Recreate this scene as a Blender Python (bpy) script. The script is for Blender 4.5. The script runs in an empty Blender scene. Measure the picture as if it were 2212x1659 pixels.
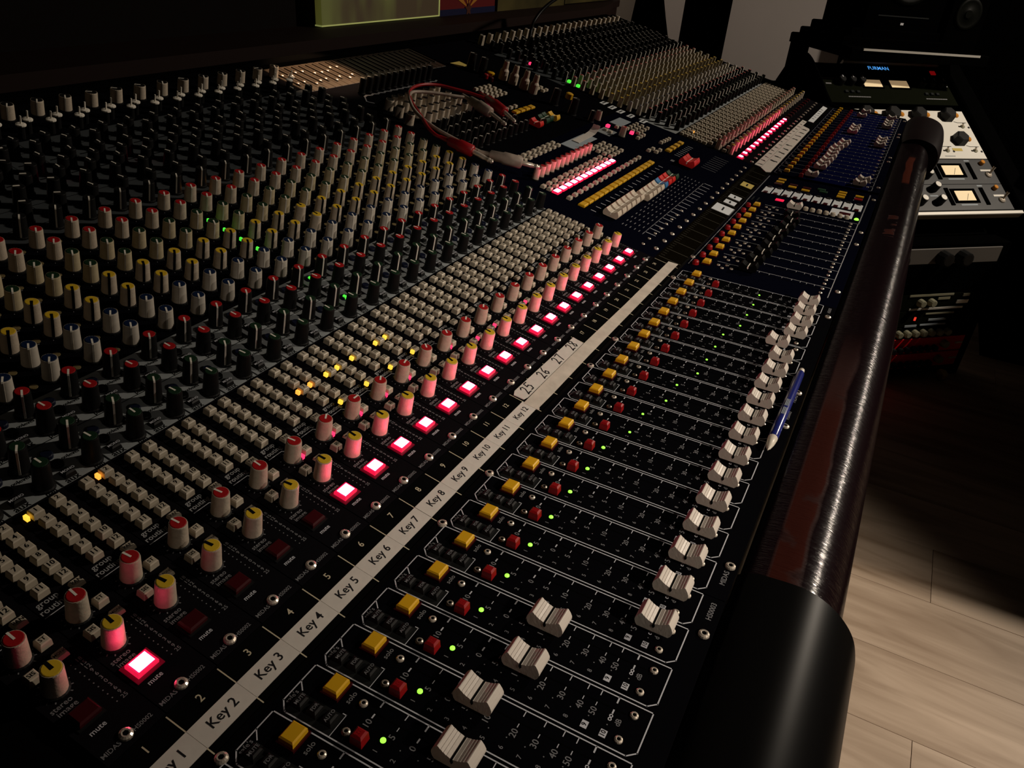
import bpy, math, random
from mathutils import Matrix, Vector

# ------------------------------------------------------------------ units
P = 0.031            # one channel pitch of the console, in metres
FZ = 0.80            # height of the fader panel above the floor
def W(u, v, z=0.0):
    return Vector((u * P, v * P, FZ + z * P))

# ------------------------------------------------------------------ camera
sc = bpy.context.scene
F_PX, IW, IH = 1657.9, 2212.0, 1659.0
CAM = (-2.9229, -5.4490, 10.6205)
RC = ((0.4601, -0.8845, 0.0777), (-0.4236, -0.2956, -0.8563), (0.7803, 0.3610, -0.5107))
cd = bpy.data.cameras.new('camera')
cam = bpy.data.objects.new('camera', cd)
sc.collection.objects.link(cam)
cd.sensor_width = 36.0
cd.lens = 36.0 * F_PX / IW
cd.clip_start = 0.01
cd.clip_end = 50
q = Matrix(((RC[0][0], -RC[1][0], -RC[2][0]), (RC[0][1], -RC[1][1], -RC[2][1]), (RC[0][2], -RC[1][2], -RC[2][2]))).to_quaternion()
cam.matrix_world = Matrix.Translation(W(*CAM)) @ q.to_matrix().to_4x4()
sc.camera = cam

def pix(u, v, z):
    d = (u - CAM[0], v - CAM[1], z - CAM[2])
    c = [sum(RC[i][j] * d[j] for j in range(3)) for i in range(3)]
    if c[2] < 0.5:
        return None
    return IW / 2 + F_PX * c[0] / c[2], IH / 2 + F_PX * c[1] / c[2]

# ------------------------------------------------------------------ world, lights, exposure
wd = bpy.data.worlds.new('world')
sc.world = wd
wd.use_nodes = True
wd.node_tree.nodes['Background'].inputs[0].default_value = (0.02, 0.018, 0.016, 1)
wd.node_tree.nodes['Background'].inputs[1].default_value = 0.0
sc.view_settings.view_transform = 'Standard'
sc.view_settings.look = 'None'
sc.view_settings.gamma = 1.0
sc.view_settings.use_curve_mapping = False
sc.view_settings.exposure = 0.0

def lamp(name, kind, loc, target, energy, color, size=0.2, spot=None, blend=0.3):
    l = bpy.data.lights.new(name, kind)
    l.energy = energy
    l.color = color
    if kind == 'AREA':
        l.shape = 'DISK'
        l.size = size
    else:
        l.shadow_soft_size = size
    if kind == 'SPOT':
        l.spot_size = math.radians(spot)
        l.spot_blend = blend
    o = bpy.data.objects.new(name, l)
    sc.collection.objects.link(o)
    o.location = loc
    o.rotation_euler = (Vector(target) - Vector(loc)).to_track_quat('-Z', 'Y').to_euler()
    return o
# warm ceiling lamp in the far corner on the operator's side
lamp('ceiling_lamp', 'SPOT', W(92, -55, 48), W(80, -25, 0), 165, (1.0, 0.86, 0.70), size=0.06, spot=165, blend=0.3)
# weaker ceiling lamp behind the operator at the near end
lamp('near_lamp', 'SPOT', W(4, -58, 34), W(18, -15, -8), 122, (1.0, 0.86, 0.72), size=0.05, spot=44, blend=0.6)
# small desk light over the rear of the centre section
lamp('meter_light', 'SPOT', W(29.5, 17.5, 12), W(27.0, 19.6, 4.2), 13, (1.0, 0.62, 0.36), size=0.012, spot=34, blend=0.5)

# ------------------------------------------------------------------ materials
MATS = {}
def mat(name, col, rough=0.5, metal=0.0, emit=None, estr=0.0, spec=0.5, noise=None, bump=None, coat=0.0):
    m = bpy.data.materials.new(name)
    m.use_nodes = True
    nt = m.node_tree
    b = nt.nodes['Principled BSDF']
    b.inputs['Base Color'].default_value = (*col, 1)
    b.inputs['Roughness'].default_value = rough
    b.inputs['Metallic'].default_value = metal
    b.inputs['Specular IOR Level'].default_value = spec
    b.inputs['Coat Weight'].default_value = coat
    if emit:
        b.inputs['Emission Color'].default_value = (*emit, 1)
        b.inputs['Emission Strength'].default_value = estr
    tc = None
    if noise or bump:
        tc = nt.nodes.new('ShaderNodeTexCoord')
    if noise:
        sc_, amt = noise
        n = nt.nodes.new('ShaderNodeTexNoise')
        n.inputs['Scale'].default_value = sc_
        n.inputs['Detail'].default_value = 4
        r = nt.nodes.new('ShaderNodeValToRGB')
        r.color_ramp.elements[0].position = 0.3
        r.color_ramp.elements[1].position = 0.7
        r.color_ramp.elements[0].color = (*[c * (1 - amt) for c in col], 1)
        r.color_ramp.elements[1].color = (*[min(1, c * (1 + amt)) for c in col], 1)
        nt.links.new(tc.outputs['Object'], n.inputs['Vector'])
        nt.links.new(n.outputs['Fac'], r.inputs['Fac'])
        nt.links.new(r.outputs['Color'], b.inputs['Base Color'])
    if bump:
        sc_, st = bump
        n = nt.nodes.new('ShaderNodeTexNoise')
        n.inputs['Scale'].default_value = sc_
        n.inputs['Detail'].default_value = 3
        bp = nt.nodes.new('ShaderNodeBump')
        bp.inputs['Strength'].default_value = st
        bp.inputs['Distance'].default_value = 0.001
        nt.links.new(tc.outputs['Object'], n.inputs['Vector'])
        nt.links.new(n.outputs['Fac'], bp.inputs['Height'])
        nt.links.new(bp.outputs['Normal'], b.inputs['Normal'])
    MATS[name] = m
    return m

mat('panel_black', (0.0026, 0.0026, 0.0034), 0.6, spec=0.0)
mat('module_black', (0.0055, 0.005, 0.006), 0.6, spec=0.0)
mat('bezel_glow', (0.10, 0.004, 0.015), 0.4, emit=(1.0, 0.0, 0.05), estr=0.07)  # faint emission stands in for the red glow on the panel around
mat('panel_blue', (0.002, 0.0023, 0.0065), 0.55, spec=0.0)
mat('panel_blue_print', (0.003, 0.0042, 0.030), 0.5, spec=0.0)
mat('panel_grey', (0.27, 0.29, 0.295), 0.6, spec=0.0, noise=(60, 0.12))
mat('panel_safe_grey', (0.013, 0.014, 0.014), 0.6, spec=0.0)
mat('panel_rear_grey', (0.05, 0.056, 0.06), 0.6, spec=0.0, noise=(60, 0.12))
mat('panel_dark_grey', (0.022, 0.024, 0.024), 0.6, spec=0.0)
mat('meter_panel', (0.034, 0.026, 0.019), 0.36, spec=0.5, noise=(40, 0.2))
mat('print_white', (0.55, 0.56, 0.60), 0.6, spec=0.0)
mat('print_mid', (0.36, 0.36, 0.37), 0.6, spec=0.0)
mat('print_faint', (0.07, 0.065, 0.05), 0.6, spec=0.0)
mat('print_dim', (0.20, 0.20, 0.21), 0.6, spec=0.0)
mat('print_black', (0.006, 0.006, 0.006), 0.6, spec=0.0)
mat('print_cream', (0.55, 0.48, 0.34), 0.6, spec=0.0)
mat('beige', (0.52, 0.44, 0.345), 0.5, spec=0.35, noise=(220, 0.10), bump=(900, 0.15))
mat('beige_yellow', (0.50, 0.42, 0.27), 0.5, spec=0.35, noise=(220, 0.10))
mat('beige_pale', (0.53, 0.48, 0.41), 0.45, spec=0.35, noise=(220, 0.08))
mat('button_beige', (0.50, 0.435, 0.34), 0.42, spec=0.4)
mat('knob_black', (0.006, 0.006, 0.006), 0.5, spec=0.2)
mat('knob_collar', (0.006, 0.006, 0.006), 0.5, spec=0.2)
mat('cap_red', (0.36, 0.008, 0.010), 0.45, spec=0.3)
mat('cap_yellow', (0.68, 0.44, 0.025), 0.45, spec=0.3)
mat('cap_blue', (0.005, 0.015, 0.05), 0.4, spec=0.3)
mat('cap_green', (0.010, 0.030, 0.014), 0.4, spec=0.3)
mat('pointer_cream', (0.85, 0.80, 0.70), 0.5, spec=0.2)
mat('button_navy', (0.003, 0.005, 0.018), 0.5, spec=0.2)
mat('solo_yellow', (0.72, 0.40, 0.012), 0.35, spec=0.4, coat=0.2)
mat('button_red', (0.28, 0.006, 0.008), 0.35, spec=0.45)
mat('button_dark_red', (0.045, 0.002, 0.004), 0.3, spec=0.5)
mat('fader_beige', (0.60, 0.54, 0.475), 0.38, spec=0.45, bump=(500, 0.1))
mat('fader_red', (0.62, 0.02, 0.015), 0.35, spec=0.5)
mat('fader_blue', (0.03, 0.17, 0.38), 0.38, spec=0.45)
mat('fader_green', (0.008, 0.045, 0.018), 0.38, spec=0.45)
mat('fader_yellow', (0.75, 0.44, 0.03), 0.38, spec=0.45)
mat('fader_black', (0.003, 0.003, 0.003), 0.4, spec=0.03)
mat('chrome', (0.75, 0.66, 0.55), 0.28, metal=0.55)
mat('dark_hole', (0.002, 0.002, 0.002), 0.8, spec=0.0)
mat('mute_core', (0.8, 0.2, 0.25), 0.4, emit=(1.0, 0.055, 0.17), estr=60.0)
mat('mute_rim', (0.5, 0.01, 0.04), 0.3, emit=(1.0, 0.012, 0.07), estr=0.8)
mat('led_red', (0.6, 0.02, 0.06), 0.3, emit=(1.0, 0.035, 0.13), estr=1.5)
mat('led_green', (0.2, 0.8, 0.1), 0.3, emit=(0.30, 1.0, 0.05), estr=1.6)
mat('led_green_pure', (0.1, 0.8, 0.1), 0.3, emit=(0.08, 0.9, 0.05), estr=0.9)
mat('led_amber', (0.9, 0.5, 0.1), 0.3, emit=(1.0, 0.36, 0.045), estr=1.5)
mat('led_yellow', (0.9, 0.7, 0.1), 0.3, emit=(1.0, 0.56, 0.05), estr=1.3)
mat('lens_amber', (0.16, 0.12, 0.05), 0.4, spec=0.4)
mat('tape_white', (0.62, 0.575, 0.52), 0.55, spec=0.25, noise=(160, 0.05))
mat('tape_beige', (0.56, 0.50, 0.425), 0.75, spec=0.12, noise=(70, 0.12), bump=(300, 0.2))
mat('ink', (0.012, 0.012, 0.014), 0.6, spec=0.1)
mat('scribble_black', (0.003, 0.003, 0.003), 0.45, spec=0.0)
mat('scribble_brown', (0.004, 0.003, 0.0015), 0.5, spec=0.0)
mat('plastic_black', (0.0015, 0.0014, 0.0014), 0.36, spec=0.07)
mat('leather_plain', (0.005, 0.0015, 0.002), 0.45, spec=0.12, bump=(200, 0.1))
mat('pen_blue', (0.012, 0.018, 0.15), 0.22, spec=0.6)
mat('pen_white', (0.66, 0.60, 0.50), 0.35, spec=0.5)
mat('cable_red', (0.30, 0.006, 0.010), 0.4, spec=0.4)
mat('cable_grey', (0.33, 0.27, 0.22), 0.5, spec=0.3, noise=(90, 0.25))
mat('label_white', (0.68, 0.71, 0.73), 0.6, spec=0.2)
mat('label_grey', (0.34, 0.39, 0.43), 0.5, spec=0.2)
mat('label_yellow', (0.62, 0.48, 0.13), 0.6, spec=0.2)
mat('rack_black', (0.0012, 0.0012, 0.0012), 0.55, spec=0.0)
mat('rack_charcoal', (0.006, 0.007, 0.004), 0.5, spec=0.0)
mat('rack_white', (0.80, 0.78, 0.71), 0.5, spec=0.3)
mat('rack_grey', (0.048, 0.050, 0.053), 0.4, spec=0.4)
mat('rack_silver', (0.62, 0.60, 0.55), 0.4, metal=0.3)
mat('power_lit', (0.5, 0.02, 0.02), 0.3, emit=(1.0, 0.06, 0.03), estr=0.7)
mat('rack_dull', (0.11, 0.10, 0.09), 0.5, spec=0.3)
mat('rack_red', (0.80, 0.006, 0.014), 0.35, spec=0.3)
mat('knob_olive', (0.26, 0.25, 0.17), 0.4, spec=0.5)
mat('vu_face', (0.9, 0.78, 0.5), 0.5, emit=(1.0, 0.66, 0.34), estr=0.26)
mat('display_blue', (0.02, 0.1, 0.4), 0.4, emit=(0.10, 0.42, 1.0), estr=0.75)
mat('power_red', (0.2, 0.004, 0.006), 0.3, emit=(1.0, 0.01, 0.015), estr=0.12)
mat('lamp_orange', (0.62, 0.24, 0.02), 0.3)
mat('speaker_black', (0.0008, 0.0008, 0.0008), 0.6, spec=0.0)
mat('speaker_cone', (0.002, 0.0024, 0.0016), 0.5, spec=0.06)
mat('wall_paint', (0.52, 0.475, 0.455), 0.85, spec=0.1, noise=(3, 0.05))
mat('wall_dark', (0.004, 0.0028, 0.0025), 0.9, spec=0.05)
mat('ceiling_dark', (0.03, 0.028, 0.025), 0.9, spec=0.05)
mat('ledge_wood', (0.008, 0.003, 0.002), 0.7, spec=0.08)
mat('poster_red', (0.085, 0.005, 0.006), 0.7, spec=0.1)
mat('poster_orange', (0.30, 0.12, 0.015), 0.7, spec=0.1)
mat('poster_blue', (0.004, 0.005, 0.028), 0.7, spec=0.1)
mat('poster_copper', (0.05, 0.014, 0.008), 0.7, spec=0.1)
mat('poster_olive', (0.045, 0.036, 0.010), 0.7, spec=0.1, noise=(7, 0.5))
mat('paper_white', (0.75, 0.72, 0.66), 0.7, spec=0.1)
mat('screen_blue', (0.01, 0.01, 0.1), 0.4, emit=(0.01, 0.01, 0.5), estr=0.05)

def leather():
    m = bpy.data.materials.new('leather')
    m.use_nodes = True
    nt = m.node_tree
    L = nt.links.new
    b = nt.nodes['Principled BSDF']
    tc = nt.nodes.new('ShaderNodeTexCoord')
    sep = nt.nodes.new('ShaderNodeSeparateXYZ')
    L(tc.outputs['Object'], sep.inputs[0])
    # worn flat inner strip of the armrest, ragged edge
    n1 = nt.nodes.new('ShaderNodeTexNoise')
    n1.inputs['Scale'].default_value = 9
    n1.inputs['Detail'].default_value = 6
    L(tc.outputs['Object'], n1.inputs['Vector'])
    ma = nt.nodes.new('ShaderNodeMath')
    ma.operation = 'MULTIPLY_ADD'
    L(n1.outputs['Fac'], ma.inputs[0])
    ma.inputs[1].default_value = 0.016
    L(sep.outputs['Y'], ma.inputs[2])
    mr = nt.nodes.new('ShaderNodeMapRange')
    mr.inputs['From Min'].default_value = -6.13 * P + 0.007
    mr.inputs['From Max'].default_value = -6.02 * P + 0.007
    L(ma.outputs[0], mr.inputs['Value'])
    # worn only along the first part of the length
    mx = nt.nodes.new('ShaderNodeMapRange')
    mx.inputs['From Min'].default_value = 23 * P
    mx.inputs['From Max'].default_value = 17 * P
    L(sep.outputs['X'], mx.inputs['Value'])
    n2 = nt.nodes.new('ShaderNodeTexNoise')
    n2.inputs['Scale'].default_value = 30
    n2.inputs['Detail'].default_value = 8
    L(tc.outputs['Object'], n2.inputs['Vector'])
    r2 = nt.nodes.new('ShaderNodeMapRange')
    r2.inputs['From Min'].default_value = 0.22
    r2.inputs['From Max'].default_value = 0.40
    L(n2.outputs['Fac'], r2.inputs['Value'])
    mi = nt.nodes.new('ShaderNodeMapRange')
    mi.inputs['From Min'].default_value = -5.52 * P
    mi.inputs['From Max'].default_value = -5.60 * P
    L(sep.outputs['Y'], mi.inputs['Value'])
    m0 = nt.nodes.new('ShaderNodeMath'); m0.operation = 'MULTIPLY'
    L(mr.outputs[0], m0.inputs[0]); L(mi.outputs[0], m0.inputs[1])
    m1 = nt.nodes.new('ShaderNodeMath'); m1.operation = 'MULTIPLY'
    L(m0.outputs[0], m1.inputs[0]); L(mx.outputs[0], m1.inputs[1])
    m2 = nt.nodes.new('ShaderNodeMath'); m2.operation = 'MULTIPLY'
    L(m1.outputs[0], m2.inputs[0]); L(r2.outputs[0], m2.inputs[1])
    def box_mask(u0, u1, v0, v1):
        def ramp(sock, a, b2):
            r_ = nt.nodes.new('ShaderNodeMapRange')
            r_.inputs['From Min'].default_value = a * P
            r_.inputs['From Max'].default_value = b2 * P
            L(sock, r_.inputs['Value'])
            return r_.outputs[0]
        wob = nt.nodes.new('ShaderNodeMath'); wob.operation = 'MULTIPLY_ADD'
        L(n1.outputs['Fac'], wob.inputs[0]); wob.inputs[1].default_value = 0.01
        L(sep.outputs['Y'], wob.inputs[2])
        prods = [ramp(sep.outputs['X'], u0, u0 + 0.5), ramp(sep.outputs['X'], u1, u1 - 0.5), ramp(wob.outputs[0], v0 + 0.16, v0 + 0.20), ramp(wob.outputs[0], v1 + 0.16, v1 + 0.12)]
        out = prods[0]
        for q_ in prods[1:]:
            mm = nt.nodes.new('ShaderNodeMath'); mm.operation = 'MULTIPLY'
            L(out, mm.inputs[0]); L(q_, mm.inputs[1]); out = mm.outputs[0]
        return out
    pa_ = box_mask(45.5, 53.4, -6.28, -5.84)
    pb_ = box_mask(34.6, 39.4, -6.2, -5.72)
    n4 = nt.nodes.new('ShaderNodeTexNoise'); n4.inputs['Scale'].default_value = 1.0
    mp4 = nt.nodes.new('ShaderNodeMapping'); mp4.inputs['Scale'].default_value = (60, 25, 1); mp4.inputs['Rotation'].default_value = (0, 0, 0.5)
    L(tc.outputs['Object'], mp4.inputs['Vector']); L(mp4.outputs[0], n4.inputs['Vector'])
    r4 = nt.nodes.new('ShaderNodeMapRange'); r4.inputs['From Min'].default_value = 0.5; r4.inputs['From Max'].default_value = 0.54
    L(n4.outputs['Fac'], r4.inputs['Value'])
    mb = nt.nodes.new('ShaderNodeMath'); mb.operation = 'MULTIPLY'
    L(pb_, mb.inputs[0]); L(r4.outputs[0], mb.inputs[1])
    mx1 = nt.nodes.new('ShaderNodeMath'); mx1.operation = 'MAXIMUM'
    L(m2.outputs[0], mx1.inputs[0]); L(mb.outputs[0], mx1.inputs[1])
    m2 = mx1
    mixc = nt.nodes.new('ShaderNodeMix'); mixc.data_type = 'RGBA'
    mixc.inputs['A'].default_value = (0.005, 0.0015, 0.0024, 1)
    mixc.inputs['B'].default_value = (0.032, 0.006, 0.0035, 1)
    L(m2.outputs[0], mixc.inputs['Factor'])
    mixp = nt.nodes.new('ShaderNodeMix'); mixp.data_type = 'RGBA'
    L(mixc.outputs['Result'], mixp.inputs['A'])
    mixp.inputs['B'].default_value = (0.085, 0.018, 0.010, 1)
    L(pa_, mixp.inputs['Factor'])
    L(mixp.outputs['Result'], b.inputs['Base Color'])
    rm = nt.nodes.new('ShaderNodeMapRange')
    rm.inputs['To Min'].default_value = 0.21
    rm.inputs['To Max'].default_value = 0.75
    L(m2.outputs[0], rm.inputs['Value'])
    L(rm.outputs[0], b.inputs['Roughness'])
    rs = nt.nodes.new('ShaderNodeMapRange')
    rs.inputs['To Min'].default_value = 0.34
    rs.inputs['To Max'].default_value = 0.03
    L(m2.outputs[0], rs.inputs['Value'])
    L(rs.outputs[0], b.inputs['Specular IOR Level'])
    # fine creases across the roll
    mp = nt.nodes.new('ShaderNodeMapping')
    mp.inputs['Scale'].default_value = (420, 60, 60)
    L(tc.outputs['Object'], mp.inputs['Vector'])
    n3 = nt.nodes.new('ShaderNodeTexNoise')
    n3.inputs['Scale'].default_value = 1.0
    n3.inputs['Detail'].default_value = 5
    n3.inputs['Distortion'].default_value = 1.0
    L(mp.outputs[0], n3.inputs['Vector'])
    bp = nt.nodes.new('ShaderNodeBump')
    bp.inputs['Strength'].default_value = 0.55
    bp.inputs['Distance'].default_value = 0.0012
    L(n3.outputs['Fac'], bp.inputs['Height'])
    L(bp.outputs['Normal'], b.inputs['Normal'])
    MATS['leather'] = m
leather()

def wood():
    m = bpy.data.materials.new('floor_wood')
    m.use_nodes = True
    nt = m.node_tree
    L = nt.links.new
    b = nt.nodes['Principled BSDF']
    tc = nt.nodes.new('ShaderNodeTexCoord')
    oi = nt.nodes.new('ShaderNodeObjectInfo')
    mp = nt.nodes.new('ShaderNodeMapping')
    mp.inputs['Scale'].default_value = (14, 1.6, 1)
    add = nt.nodes.new('ShaderNodeVectorMath'); add.operation = 'ADD'
    sc3 = nt.nodes.new('ShaderNodeVectorMath'); sc3.operation = 'SCALE'
    sc3.inputs[0].default_value = (13.0, 7.0, 3.0)
    L(oi.outputs['Random'], sc3.inputs['Scale'])
    L(tc.outputs['Object'], add.inputs[0]); L(sc3.outputs[0], add.inputs[1])
    L(add.outputs[0], mp.inputs['Vector'])
    n = nt.nodes.new('ShaderNodeTexNoise')
    n.inputs['Scale'].default_value = 1.6
    n.inputs['Detail'].default_value = 7
    n.inputs['Distortion'].default_value = 0.6
    L(mp.outputs[0], n.inputs['Vector'])
    r = nt.nodes.new('ShaderNodeValToRGB')
    r.color_ramp.elements[0].position = 0.28
    r.color_ramp.elements[0].color = (0.30, 0.205, 0.13, 1)
    r.color_ramp.elements[1].position = 0.62
    r.color_ramp.elements[1].color = (0.56, 0.43, 0.315, 1)
    L(n.outputs['Fac'], r.inputs['Fac'])
    hs = nt.nodes.new('ShaderNodeHueSaturation')
    vr = nt.nodes.new('ShaderNodeMapRange')
    vr.inputs['To Min'].default_value = 0.9
    vr.inputs['To Max'].default_value = 1.1
    L(oi.outputs['Random'], vr.inputs['Value'])
    L(vr.outputs[0], hs.inputs['Value'])
    L(r.outputs['Color'], hs.inputs['Color'])
    L(hs.outputs['Color'], b.inputs['Base Color'])
    b.inputs['Roughness'].default_value = 0.5
    b.inputs['Specular IOR Level'].default_value = 0.3
    MATS['floor_wood'] = m
wood()

def poster_glow_picture():
    m = bpy.data.materials.new('olive_glow')
    m.use_nodes = True
    nt = m.node_tree
    L = nt.links.new
    b = nt.nodes['Principled BSDF']
    tc = nt.nodes.new('ShaderNodeTexCoord')
    mp = nt.nodes.new('ShaderNodeMapping')
    mp.inputs['Scale'].default_value = (9, 9, 3)
    L(tc.outputs['Object'], mp.inputs['Vector'])
    n = nt.nodes.new('ShaderNodeTexNoise')
    n.inputs['Scale'].default_value = 1.0
    n.inputs['Detail'].default_value = 3
    L(mp.outputs[0], n.inputs['Vector'])
    r = nt.nodes.new('ShaderNodeValToRGB')
    r.color_ramp.elements[0].position = 0.42
    r.color_ramp.elements[0].color = (0.030, 0.014, 0.004, 1)
    r.color_ramp.elements[1].position = 0.75
    r.color_ramp.elements[1].color = (0.15, 0.17, 0.03, 1)
    L(n.outputs['Fac'], r.inputs['Fac'])
    L(r.outputs['Color'], b.inputs['Emission Color'])
    b.inputs['Emission Strength'].default_value = 0.55  # glow put into the poster itself, in place of light falling on it
    b.inputs['Base Color'].default_value = (0.02, 0.02, 0.01, 1)
    MATS['olive_glow'] = m
poster_glow_picture()
mat('frame_edge_glow', (0.3, 0.3, 0.1), 0.5, emit=(0.55, 0.60, 0.18), estr=0.28)  # poster frame edge brightened by emission

# ------------------------------------------------------------------ mesh builder
_glyph = {}
def glyphs(s):
    if s not in _glyph:
        c = bpy.data.curves.new('glyph', 'FONT')
        c.body = s
        c.size = 1.0
        c.offset = 0.010
        c.resolution_u = 2
        c.align_x = 'CENTER'
        c.align_y = 'CENTER'
        o = bpy.data.objects.new('glyph', c)
        me = o.to_mesh()
        _glyph[s] = ([tuple(v.co[:2]) for v in me.vertices], [tuple(p.vertices) for p in me.polygons])
        o.to_mesh_clear()
        bpy.data.objects.remove(o)
        bpy.data.curves.remove(c)
    return _glyph[s]

class MB:
    def __init__(self, *mats):
        self.v, self.f, self.m, self.mats, self.sm = [], [], [], list(mats), []
    def mi(self, m):
        if m not in self.mats:
            self.mats.append(m)
        return self.mats.index(m)
    def add(self, vs, fs, m, smooth=False):
        n = len(self.v)
        i = self.mi(m)
        self.v += [tuple(x) for x in vs]
        for f in fs:
            self.f.append(tuple(a + n for a in f)); self.m.append(i); self.sm.append(smooth)
        return self
    def box(self, x0, x1, y0, y1, z0, z1, m, bev=0.0, taper=0.0):
        def ring(d, z):
            return [(x0 + d, y0 + d, z), (x1 - d, y0 + d, z), (x1 - d, y1 - d, z), (x0 + d, y1 - d, z)]
        rs = [ring(0, z0)]
        if bev:
            rs += [ring(taper, z1 - bev), ring(taper + bev, z1)]
        else:
            rs += [ring(taper, z1)]
        vs = [p for r in rs for p in r]
        fs = [(3, 2, 1, 0)]
        for k in range(len(rs) - 1):
            a = 4 * k
            for i in range(4):
                j = (i + 1) % 4
                fs.append((a + i, a + j, a + 4 + j, a + 4 + i))
        t = 4 * (len(rs) - 1)
        fs.append((t, t + 1, t + 2, t + 3))
        return self.add(vs, fs, m)
    def lathe(self, prof, n, m, cx=0, cy=0, smooth=False, top=True, bottom=False, a0=0.0):
        vs, fs = [], []
        for r, z in prof:
            for i in range(n):
                a = a0 + 2 * math.pi * i / n
                vs.append((cx + r * math.cos(a), cy + r * math.sin(a), z))
        for k in range(len(prof) - 1):
            for i in range(n):
                j = (i + 1) % n
                fs.append((k * n + i, k * n + j, (k + 1) * n + j, (k + 1) * n + i))
        self.add(vs, fs, m, smooth)
        if top:
            self.add(vs[-n:], [tuple(range(n))], m)
        if bottom:
            self.add(vs[:n], [tuple(range(n - 1, -1, -1))], m)
        return self
    def poly(self, pts, m, z=0.004):
        return self.add([(x, y, z) for x, y in pts], [tuple(range(len(pts)))], m)
    def rect(self, x0, x1, y0, y1, m, z=0.004):
        return self.poly([(x0, y0), (x1, y0), (x1, y1), (x0, y1)], m, z)
    def line(self, pts, w, m, z=0.005):
        for (xa, ya), (xb, yb) in zip(pts, pts[1:]):
            dx, dy = xb - xa, yb - ya
            l = math.hypot(dx, dy) or 1
            ex, ey = dx / l * w / 2, dy / l * w / 2
            nx, ny = -ey, ex
            self.add([(xa - ex + nx, ya - ey + ny, z), (xa - ex - nx, ya - ey - ny, z), (xb + ex - nx, yb + ey - ny, z), (xb + ex + nx, yb + ey + ny, z)], [(0, 1, 2, 3)], m)
        return self
    def text(self, s, x, y, size, m, z=0.005, rot=0.0):
        vs, fs = glyphs(s)
        c, sn = math.cos(rot) * size, math.sin(rot) * size
        return self.add([(x + a * c - b * sn, y + a * sn + b * c, z) for a, b in vs], fs, m)
    def prism(self, prof, x0, x1, m, smooth=False):
        """profile in (y, z) extruded along x, closed ends"""
        n = len(prof)
        vs = [(x0, y, z) for y, z in prof] + [(x1, y, z) for y, z in prof]
        fs = [(i, i + n, (i + 1) % n + n, (i + 1) % n) for i in range(n)]
        self.add(vs, fs, m, smooth)
        self.add(vs[:n], [tuple(range(n))], m)
        self.add(vs[n:], [tuple(range(n - 1, -1, -1))], m)
        return self
    def tube(self, pts, rs, n, m, smooth=True):
        pts = [Vector(p) for p in pts]
        if not isinstance(rs, (list, tuple)):
            rs = [rs] * len(pts)
        vs, fs = [], []
        up = None
        for i, p in enumerate(pts):
            t = (pts[min(i + 1, len(pts) - 1)] - pts[max(i - 1, 0)]).normalized()
            if up is None:
                up = t.orthogonal().normalized()
            up = (up - t * up.dot(t)).normalized()
            s = t.cross(up)
            for k in range(n):
                a = 2 * math.pi * k / n
                vs.append(p + (up * math.cos(a) + s * math.sin(a)) * rs[i])
        for i in range(len(pts) - 1):
            for k in range(n):
                j = (k + 1) % n
                fs.append((i * n + k, i * n + j, (i + 1) * n + j, (i + 1) * n + k))
        self.add(vs, fs, m, smooth)
        self.add(vs[:n], [tuple(range(n - 1, -1, -1))], m)
        self.add(vs[-n:], [tuple(range(n))], m)
        return self
    def mesh(self, name, scale=P):
        me = bpy.data.meshes.new(name)
        me.from_pydata([(x * scale, y * scale, z * scale) for x, y, z in self.v], [], self.f)
        for m in self.mats:
            me.materials.append(MATS[m])
        me.polygons.foreach_set('material_index', self.m)
        me.polygons.foreach_set('use_smooth', self.sm)
        me.update()
        return me

COL = sc.collection
WM = {}
def ob(name, me, M, parent=None):
    o = bpy.data.objects.new(name, me)
    COL.objects.link(o)
    WM[o.name] = M
    if parent is not None:
        o.parent = parent
        o.matrix_parent_inverse = Matrix.Identity(4)
        o.matrix_local = WM[parent.name].inverted() @ M
    else:
        o.matrix_local = M
    return o
def kid(name, me, parent, M=None):
    return ob(name, me, WM[parent.name] @ (M or Matrix.Identity(4)), parent)
def tag(o, label, cat=None, group=None, kind=None):
    o['label'] = label
    if cat: o['category'] = cat
    if group: o['group'] = group
    if kind: o['kind'] = kind
    return o
def struct(o, label=None):
    o['kind'] = 'structure'
    if label: o['label'] = label
    return o

# ------------------------------------------------------------------ frames on the console
H0, A, SB, B2 = 0.75, 0.1877, 9.5, 0.040
ca, sa = math.cos(A), math.sin(A)
def tilt_point(s, z=0.0):
    if s <= SB:
        return H0 + s * ca - z * sa, s * sa + z * ca, A
    a2 = A + B2
    return H0 + SB * ca + (s - SB) * math.cos(a2) - z * math.sin(a2), SB * sa + (s - SB) * math.sin(a2) + z * math.cos(a2), a2
def T(u, s, z=0.0, rz=0.0):
    v, zz, a = tilt_point(s, z)
    return Matrix.Translation(W(u, v, zz)) @ Matrix.Rotation(a, 4, 'X') @ Matrix.Rotation(rz, 4, 'Z')
def Fp(u, v, z=0.0, rz=0.0):
    return Matrix.Translation(W(u, v, z)) @ Matrix.Rotation(rz, 4, 'Z')
def seen(u, s, z=0.4, flat=False, mx=240, my=240):
    v, zz = (s, z) if flat else tilt_point(s, z)[:2]
    q = pix(u, v, zz)
    return q is not None and -mx < q[0] < IW + mx and -my < q[1] < IH + my
R = random.Random(4)

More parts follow.
